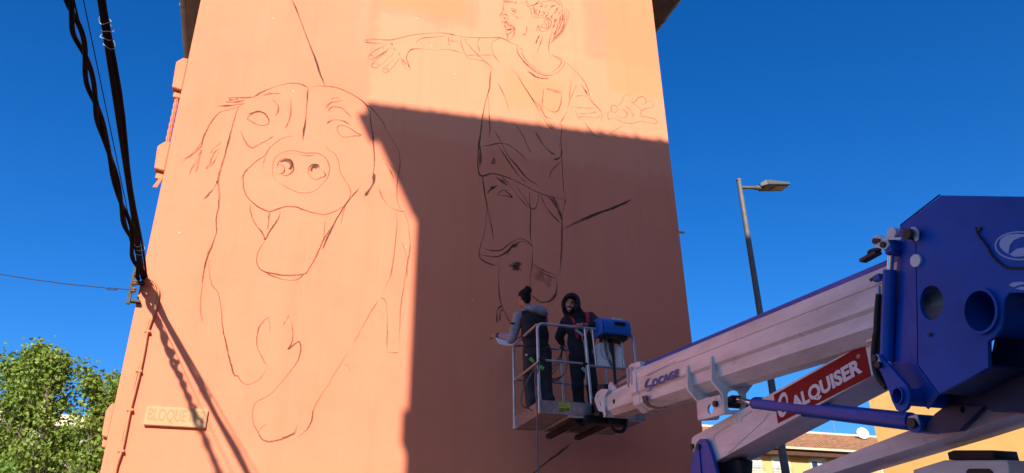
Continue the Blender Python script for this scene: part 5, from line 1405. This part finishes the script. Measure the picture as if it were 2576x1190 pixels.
# --- person painting, back to the street
hA = V((4.895, -0.92, 5.405)); fa = V((-0.36, 0.92, -0.12)).normalized()
sideA = V((-fa.y, fa.x, 0)).normalized()
rA = rot(math.atan2(-fa.x, fa.y), -0.12)
feetA = [V((4.95, -0.98, Z0)), V((5.17, -1.02, Z0))]
hipA = [V((4.95, -0.97, 4.64)), V((5.13, -1.0, 4.64))]
kneeA = [V((4.945, -0.93, 4.22)), V((5.165, -0.96, 4.22))]
shA = [V((4.815, -0.91, 5.125)), V((5.165, -0.90, 5.11))]
elA = [V((4.745, -0.86, 4.835)), V((5.16, -0.74, 4.87))]
wrA = [V((4.60, -0.66, 4.925)), V((5.07, -0.58, 4.99))]
bodyA = [('e', hA, (0.074, 0.093, 0.112), rA), ('e', hA + fa*0.02 - V((0, 0, .055)), (0.058, 0.075, 0.07), rA), ('e', hA + fa*0.098 - V((0, 0, .012)), (0.013, 0.02, 0.024), rA),
         ('e', hA + sideA*0.075 - V((0, 0, .015)), (0.012, 0.024, 0.034), rA), ('e', hA - sideA*0.075 - V((0, 0, .015)), (0.012, 0.024, 0.034), rA),
         ('c', hA - V((0, 0, .08)) - fa*0.02, 0.055, V((5.0, -0.94, 5.17)), 0.065),
         ('e', (5.01, -0.95, 5.05), (0.17, 0.10, 0.15), rot(0.12)), ('e', (5.03, -0.97, 4.82), (0.145, 0.09, 0.18), rot(0.12)), ('e', (5.04, -0.985, 4.66), (0.15, 0.10, 0.11), rot(0.12))]
for i in (0, 1):
    bodyA += [('c', V((5.01, -0.94, 5.13)), 0.06, shA[i], 0.062), ('c', shA[i], 0.055, elA[i], 0.042), ('c', elA[i], 0.042, wrA[i], 0.028),
              ('c', hipA[i], 0.088, kneeA[i], 0.058), ('c', kneeA[i], 0.056, feetA[i] + V((0, 0, .09)), 0.038), ('c', feetA[i] + V((0, -.03, .045)), 0.04, feetA[i] + V((-.03, .15, .035)), 0.034)]
bodyA += fingers(wrA[0], V((-0.55, 0.75, 0.12)), V((0.3, 0, -1)), V((0.5, 0.4, 0.6)), 0.45)
bodyA += fingers(wrA[1], V((-0.5, 0.8, 0.1)), V((0, 0, -1)), V((-0.6, -0.4, 0.5)), 0.45)
pa = blob('person', bodyA, 0.0085, M['skin'], None, (5.05, -1.0, Z0), 3)
tag(pa, 'person with black hair bun, black vest and grey sleeves, back turned, in the work basket', 'person')
slv = []
for i in (0, 1):
    slv += [('c', shA[i] + V((0, 0, .01)), 0.078, elA[i], 0.062), ('c', elA[i], 0.064, elA[i].lerp(wrA[i], .5), 0.055), ('c', elA[i].lerp(wrA[i], .5), 0.055, elA[i].lerp(wrA[i], .88), 0.042)]
slv += [('e', elA[0].lerp(shA[0], .35) + V((-.02, 0, 0)), (0.065, 0.062, 0.05)), ('e', elA[0] + V((-.02, .02, -.03)), (0.06, 0.06, 0.045)), ('e', (5.01, -0.94, 5.06), (0.172, 0.105, 0.13), rot(0.12))]
slv += [('e', (5.04, -1.04, 5.215), (0.14, 0.065, 0.062), rot(0.12, 0.5)), ('e', (5.10, -1.05, 5.18), (0.105, 0.055, 0.055), rot(0.12, 0.5, 0.3)), ('c', V((4.92, -0.98, 5.24)), 0.045, V((5.09, -1.0, 5.24)), 0.045), ('c', V((4.90, -0.93, 5.22)), 0.04, V((4.95, -0.86, 5.19)), 0.04), ('c', V((5.1, -0.98, 5.22)), 0.04, V((5.05, -0.87, 5.19)), 0.04)]
blob('hoodie', slv, 0.011, M['grey_hood'], pa, None, 7)
for i in (0,):
    blob('cuff', [('c', elA[i].lerp(wrA[i], .84), 0.043, elA[i].lerp(wrA[i], .98), 0.039)], 0.008, M['black'], pa, None, 1)
bd = shA[0].lerp(elA[0], .38) + V((-.062, -.045, 0))
MB().box(bd - V((.028, .012, .011)), bd + V((.028, .012, .011))).build('sleeve_tag', M['black'], pa, bevel=0.004)
vst = [('e', (5.012, -0.955, 5.03), (0.205, 0.128, 0.155), rot(0.12)), ('e', (5.025, -0.965, 4.88), (0.205, 0.13, 0.24), rot(0.12)), ('e', (5.04, -0.985, 4.70), (0.195, 0.128, 0.115), rot(0.12)),
       ('c', V((4.87, -0.935, 5.155)), 0.055, V((5.15, -0.975, 5.155)), 0.055), ('c', V((4.89, -0.99, 4.62)), 0.05, V((5.19, -1.02, 4.62)), 0.05)]
blob('vest', vst, 0.011, M['vest'], pa, None, 14)
trA = [('e', (5.04, -0.985, 4.64), (0.175, 0.122, 0.12), rot(0.12))]
for i in (0, 1):
    trA += [('c', hipA[i], 0.108, kneeA[i], 0.083), ('c', kneeA[i], 0.083, feetA[i] + V((0, 0, .07)), 0.07), ('e', kneeA[i] + V((0, .02, 0)), (0.086, 0.088, 0.09)), ('e', kneeA[i].lerp(feetA[i], .45) + V((0.01, -.02, 0)), (0.082, 0.085, 0.07)), ('e', feetA[i] + V((0, 0.01, .09)), (0.085, 0.09, 0.05))]
blob('trousers', trA, 0.012, M['trousers'], pa, None, 8)
for i in (0, 1):
    blob('boot', [('c', feetA[i] + V((0, -.03, .052)), 0.05, feetA[i] + V((-.03, .17, .045)), 0.043), ('c', feetA[i] + V((0, -.02, .1)), 0.05, feetA[i] + V((0, -.01, .15)), 0.05)], 0.012, M['black'], pa, None, 2)
hr = [('e', hA + V((0, 0, .022)) - fa*0.012, (0.083, 0.098, 0.105), rA), ('e', hA - fa*0.045 - V((0, 0, .01)), (0.075, 0.06, 0.09), rA), ('e', hA - fa*0.05 + V((0.02, 0, .115)), (0.047, 0.047, 0.042)), ('e', hA - fa*0.075 + V((0.02, 0, .085)), (0.045, 0.04, 0.04)),
      ('e', hA - fa*0.055 - V((0, 0, .07)), (0.05, 0.04, 0.05), rA)]
blob('hair', hr, 0.009, M['hair'], pa, None, 2)
tb = onY(rp(335, 605), -1.125); tb2 = onY(rp(400, 655), -1.13)
for c, a in ((tb, 0.75), (tb2, 0.45)):
    o = MB().box((-0.036, -0.014, -0.02), (0.036, 0.014, 0.02)).build('tool_grip', M['lime'], None, (0, 0, 0), bevel=0.006)
    o.parent = pa; o.location = c - pa.location; o.rotation_euler = (0, a, 0)
MB().tube([tb + V((-.06, .01, .05)), tb2 + V((.01, .005, -.01))], 0.014, 6).build('tool_holder', M['black'], pa)
c = onY(rp(300, 572), -1.12); MB().box(c - V((.012, .008, .012)), c + V((.012, .008, .012))).build('tool_tip', M['paper'], pa, bevel=0.003)
# white sheet held in the left hand
shp = [onY(rp(*p), -0.52) for p in ((110,435),(118,428),(150,432),(175,445),(205,462),(235,478),(225,500),(205,518),(165,510),(130,498),(114,478))]
tag(flat_plate('paint_tray', [[(p.x, p.z) for p in shp]], lambda a, b: V((a, -0.50 - 0.7*(4.9-b) + 0.03*math.sin((a-4.5)*9), b)), (0, 1, -0.7), 0.012, M['paper'], None, (4.6, -0.52, 4.8), 0.004),
    'white plastic tray held in the hand of the person with the hair bun', 'tray')

# --- hooded person facing the street
fb = V((-0.50, -0.80, -0.22)).normalized()
hB = V((5.468, -1.19, 5.275)); sB = V((fb.y, -fb.x, 0)).normalized()          # his right ... left
rB = rot(math.atan2(-fb.x, fb.y), -0.22, 0.16)
rBm = Matrix((sB, fb, sB.cross(fb))).transposed()
def hb(a, b, c): return hB + rBm @ V((a, b, c)) if rBm.determinant() > 0 else hB + rBm @ V((a, b, c))
upB = sB.cross(fb)
if upB.z < 0: upB = -upB
tilt = Matrix.Rotation(-0.22, 3, fb)
upB = tilt @ upB; sB = tilt @ sB
RB = Matrix((sB, fb, upB)).transposed()
if RB.determinant() < 0: RB = Matrix((-sB, fb, upB)).transposed()
def hb(a, b, c): return hB + RB @ V((a, b, c))
feetB = [V((5.60, -1.0, Z0)), V((5.80, -1.03, Z0))]
hipB = [V((5.585, -1.0, 4.61)), V((5.755, -1.0, 4.61))]
kneeB = [V((5.575, -1.05, 4.19)), V((5.775, -1.07, 4.19))]
shB = [V((5.435, -1.07, 5.06)), V((5.775, -1.13, 5.145))]
elB = [V((5.40, -0.90, 4.90)), V((5.80, -1.37, 4.95))]
wrB = [V((5.545, -0.66, 4.895)), V((5.555, -1.475, 4.895))]
chB = V((5.61, -1.09, 4.98)); neB = V((5.53, -1.13, 5.15))
bodyB = [('e', hb(0, 0, 0.0), (0.073, 0.092, 0.115), RB), ('e', hb(0, .025, -.06), (0.056, 0.072, 0.065), RB), ('e', hb(0, .098, -.012), (0.0125, 0.022, 0.03), RB), ('e', hb(0, .109, -.028), (0.016, 0.014, 0.012), RB),
         ('e', hb(.034, .072, -.03), (0.025, 0.022, 0.02), RB), ('e', hb(-.034, .072, -.03), (0.025, 0.022, 0.02), RB), ('e', hb(0, .082, .032), (0.05, 0.016, 0.012), RB), ('e', hb(0, .075, -.10), (0.024, 0.022, 0.02), RB),
         ('e', hb(.075, -.01, -.01), (0.012, 0.024, 0.033), RB), ('e', hb(-.075, -.01, -.01), (0.012, 0.024, 0.033), RB),
         ('c', hb(0, -.02, -.08), 0.054, neB, 0.062), ('e', chB, (0.165, 0.10, 0.16), rot(0.1)), ('e', (5.65, -1.04, 4.78), (0.14, 0.09, 0.17)), ('e', (5.67, -1.0, 4.64), (0.148, 0.1, 0.1))]
for i in (0, 1):
    bodyB += [('c', neB + V((0.03, .01, -.03)), 0.058, shB[i], 0.06), ('c', shB[i], 0.054, elB[i], 0.042), ('c', elB[i], 0.041, wrB[i], 0.028),
              ('c', hipB[i], 0.085, kneeB[i], 0.057), ('c', kneeB[i], 0.055, feetB[i] + V((0, 0, .09)), 0.038), ('c', feetB[i] + V((0, .03, .045)), 0.04, feetB[i] + V((-.02, -.14, .035)), 0.034)]
bodyB += fingers(wrB[1], V((-0.88, -0.12, -0.02)), V((0, -0.35, -1)), V((-0.25, 0.9, 0.0)), 0.12, scale=1.05)[:4]
# left hand closed round the front rail: knuckles over the tube, fingers down the street side
for k in range(4):
    x = 5.405 + 0.021*k; p0 = V((x, -1.478, 4.882)); p1 = V((x-.002, -1.518, 4.886)); p2 = V((x-.003, -1.543, 4.858)); p3 = V((x-.004, -1.538, 4.828))
    bodyB += [('c', V((5.52, -1.478, 4.892)).lerp(p0, .2), 0.02, p0, 0.0115), ('c', p0, 0.0115, p1, 0.0105), ('c', p1, 0.0105, p2, 0.0098), ('c', p2, 0.0098, p3, 0.0085)]
bodyB += [('c', V((5.48, -1.468, 4.885)), 0.014, V((5.45, -1.452, 4.858)), 0.011), ('c', V((5.45, -1.452, 4.858)), 0.011, V((5.42, -1.47, 4.838)), 0.0085)]
# right hand resting on the back rail, fingers curled over it
for k in range(4):
    x = 5.545 + 0.021*k; p0 = V((x, -0.60, 4.882)); p1 = V((x, -0.566, 4.884)); p2 = V((x+.002, -0.545, 4.858)); p3 = V((x+.003, -0.55, 4.83))
    bodyB += [('c', wrB[0].lerp(p0, .2), 0.02, p0, 0.0115), ('c', p0, 0.0115, p1, 0.0105), ('c', p1, 0.0105, p2, 0.0098), ('c', p2, 0.0098, p3, 0.0085)]
bodyB += [('c', wrB[0] + V((0.03, .02, 0)), 0.014, V((5.615, -0.625, 4.868)), 0.011), ('c', V((5.615, -0.625, 4.868)), 0.011, V((5.64, -0.615, 4.835)), 0.0085)]
pb = blob('person', bodyB, 0.0085, M['skin'], None, (5.7, -1.0, Z0), 3)
tag(pb, 'smiling person in dark hood with red harness straps, holding the work basket rail', 'person')
# hood and hoodie
hood_p = []
for i in range(15):
    a = math.radians(-35 + 250*i/14)
    hood_p.append(('e', hb(0.102*math.cos(a), 0.035 - 0.02*math.sin(a), 0.010+0.125*math.sin(a)), (0.026, 0.04, 0.026), RB))
    hood_p.append(('e', hb(0.098*math.cos(a), -0.025, 0.012+0.125*math.sin(a)), (0.034, 0.05, 0.034), RB))
hood_p += [('e', hb(0, -.072, 0.015), (0.105, 0.05, 0.125), RB), ('c', hb(-.07, -.02, -.085), 0.048, neB + V((.12, .02, 0)), 0.06), ('c', hb(.07, -.02, -.085), 0.045, neB + V((-.06, .02, -.02)), 0.055), ('e', neB + V((0.02, -.005, -.02)), (0.115, 0.085, 0.055)), ('c', hb(-.095, -.01, -.02), 0.035, neB + V((.13, -.02, -.02)), 0.05)]
for i in (0, 1):
    hood_p += [('c', neB + V((0.03, .01, -.04)), 0.075, shB[i], 0.08), ('c', shB[i], 0.08, elB[i], 0.064), ('c', elB[i], 0.064, elB[i].lerp(wrB[i], .6), 0.055), ('c', elB[i].lerp(wrB[i], .6), 0.055, elB[i].lerp(wrB[i], .93), 0.043), ('e', elB[i].lerp(shB[i], .5) + V((0.01, -.01, 0)), (0.078, 0.075, 0.05))]
hood_p += [('e', chB, (0.195, 0.13, 0.18), rot(0.1)), ('e', (5.645, -1.045, 4.79), (0.188, 0.13, 0.24)), ('e', (5.665, -1.01, 4.62), (0.185, 0.13, 0.11))]
blob('hoodie', hood_p, 0.011, M['navy'], pb, None, 9)
trB = [('e', (5.67, -1.0, 4.6), (0.175, 0.122, 0.13))]
for i in (0, 1):
    trB += [('c', hipB[i], 0.105, kneeB[i], 0.082), ('c', kneeB[i], 0.082, feetB[i] + V((0, 0, .07)), 0.07), ('e', kneeB[i] + V((-.01, -.015, 0)), (0.088, 0.09, 0.08)), ('e', kneeB[i].lerp(feetB[i], .5) + V((0.015, .01, 0)), (0.084, 0.085, 0.06)), ('e', feetB[i] + V((0, 0, .1)), (0.085, 0.09, 0.05))]
blob('trousers', trB, 0.012, M['blacktrousers'], pb, None, 8)
for i in (0, 1):
    blob('boot', [('c', feetB[i] + V((0, .03, .052)), 0.05, feetB[i] + V((-.02, -.16, .045)), 0.043), ('c', feetB[i] + V((0, .02, .1)), 0.05, feetB[i] + V((0, .01, .15)), 0.05)], 0.012, M['black'], pb, None, 2)
# face: brows, eyes, moustache, beard, smile, fringe
blob('hair', [('e', hb(0, .045, .095), (0.068, 0.05, 0.028), RB), ('c', hb(-.055, .06, .075), 0.016, hb(.055, .06, .075), 0.016), ('c', hb(.066, .03, .07), 0.014, hb(.07, .01, 0), 0.01), ('c', hb(-.066, .03, .07), 0.014, hb(-.07, .01, 0), 0.01)], 0.007, M['hair'], pb, None, 1)
for s in (-1, 1):
    MB().tube([hb(s*.014, .098, .036), hb(s*.032, .096, .042), hb(s*.053, .08, .034)], [0.005, 0.006, 0.004], 6).build('eyebrow', M['hair'], pb)
    MB().ball(hb(s*.031, .083, .016), (.011, .009, .006)).build('eye', M['hair'], pb)
blob('beard', [('c', hb(-.03, .094, -.046), 0.008, hb(.03, .094, -.046), 0.008), ('c', hb(-.058, .055, -.045), 0.014, hb(-.034, .074, -.100), 0.019), ('c', hb(.058, .055, -.045), 0.014, hb(.034, .074, -.100), 0.019), ('c', hb(-.03, .078, -.108), 0.018, hb(.03, .078, -.108), 0.018)], 0.006, M['hair'], pb, None, 1)
MB().tube([hb(-.026, .094, -.058), hb(-.012, .103, -.067), hb(0, .105, -.070), hb(.012, .103, -.067), hb(.026, .094, -.058)], [.003, .006, .007, .006, .003], 6).build('teeth', M['teeth'], pb)
MB().tube([hb(-.028, .090, -.062), hb(0, .100, -.083), hb(.028, .090, -.062)], 0.0045, 6).build('lip', M['lip'], pb)
# harness straps and lanyard
def ribbon(name, pts, w, mt, wd_=V((1, 0, 0)), th=0.006):
    P = spline(pts, 5); q = MB(); n = len(P); vs = []
    for i, p in enumerate(P):
        t = (P[min(i+1, n-1)] - P[max(i-1, 0)]).normalized(); s_ = (wd_ - t*wd_.dot(t)).normalized(); nn = t.cross(s_)
        vs += [p + s_*w/2 + nn*th/2, p - s_*w/2 + nn*th/2, p - s_*w/2 - nn*th/2, p + s_*w/2 - nn*th/2]
    fs = [(0, 1, 2, 3), (4*n-1, 4*n-2, 4*n-3, 4*n-4)]
    for i in range(n-1):
        for k in range(4): fs.append((4*i+k, 4*i+(k+1) % 4, 4*i+4+(k+1) % 4, 4*i+4+k))
    return q.add(vs, fs).build(name, mt, pb)
ribbon('harness_strap', [V((5.715, -1.08, 5.225)), V((5.70, -1.19, 5.185)), V((5.685, -1.235, 5.08)), V((5.675, -1.23, 4.98)), V((5.67, -1.2, 4.86))], 0.05, M['strap'])
ribbon('harness_strap', [V((5.46, -1.05, 5.135)), V((5.465, -1.165, 5.11)), V((5.485, -1.225, 5.03)), V((5.50, -1.235, 4.93)), V((5.54, -1.21, 4.80))], 0.042, M['strap'])
ribbon('chest_strap', [V((5.49, -1.245, 5.0)), V((5.58, -1.252, 4.985)), V((5.685, -1.243, 5.0))], 0.04, M['black'], V((0, 0, 1)))
MB().tube([V((5.585, -1.262, 4.985)), V((5.585, -1.25, 4.985))], 0.02, 12).build('buckle', M['galv'], pb)
ribbon('webbing', [V((5.50, -1.245, 4.90)), V((5.545, -1.262, 4.86)), V((5.585, -1.275, 4.82))], 0.04, M['greytape'])
ribbon('webbing', [V((5.67, -1.245, 4.93)), V((5.635, -1.265, 4.88)), V((5.60, -1.275, 4.82))], 0.034, M['greytape'])
ribbon('webbing', [V((5.72, -1.225, 4.92)), V((5.79, -1.18, 4.86)), V((5.83, -1.1, 4.79))], 0.035, M['greytape'])
cr_ = [V((5.592 + 0.022*math.cos(a), -1.28, 4.79 + 0.045*math.sin(a))) for a in [2*math.pi*i/14 for i in range(15)]]
MB().tube(cr_, 0.0055, 6, cap=False).build('carabiner', M['galv'], pb, smooth=True)
MB().tube(spline([V((5.59, -1.28, 4.75)), V((5.60, -1.285, 4.62)), V((5.605, -1.285, 4.45)), V((5.60, -1.275, 4.32)), V((5.585, -1.265, 4.20)), V((5.60, -1.26, 4.17)), V((5.612, -1.265, 4.30)), V((5.61, -1.28, 4.5)), V((5.60, -1.285, 4.66)), V((5.585, -1.282, 4.75))], 6), 0.0075, 6).build('lanyard', M['rope'], pb, smooth=True)
ribbon('leg_strap', [V((5.60, -1.155, 4.42)), V((5.66, -1.165, 4.36)), V((5.70, -1.14, 4.35))], 0.045, M['greytape'])

bpy.data.scenes.remove(TMP)
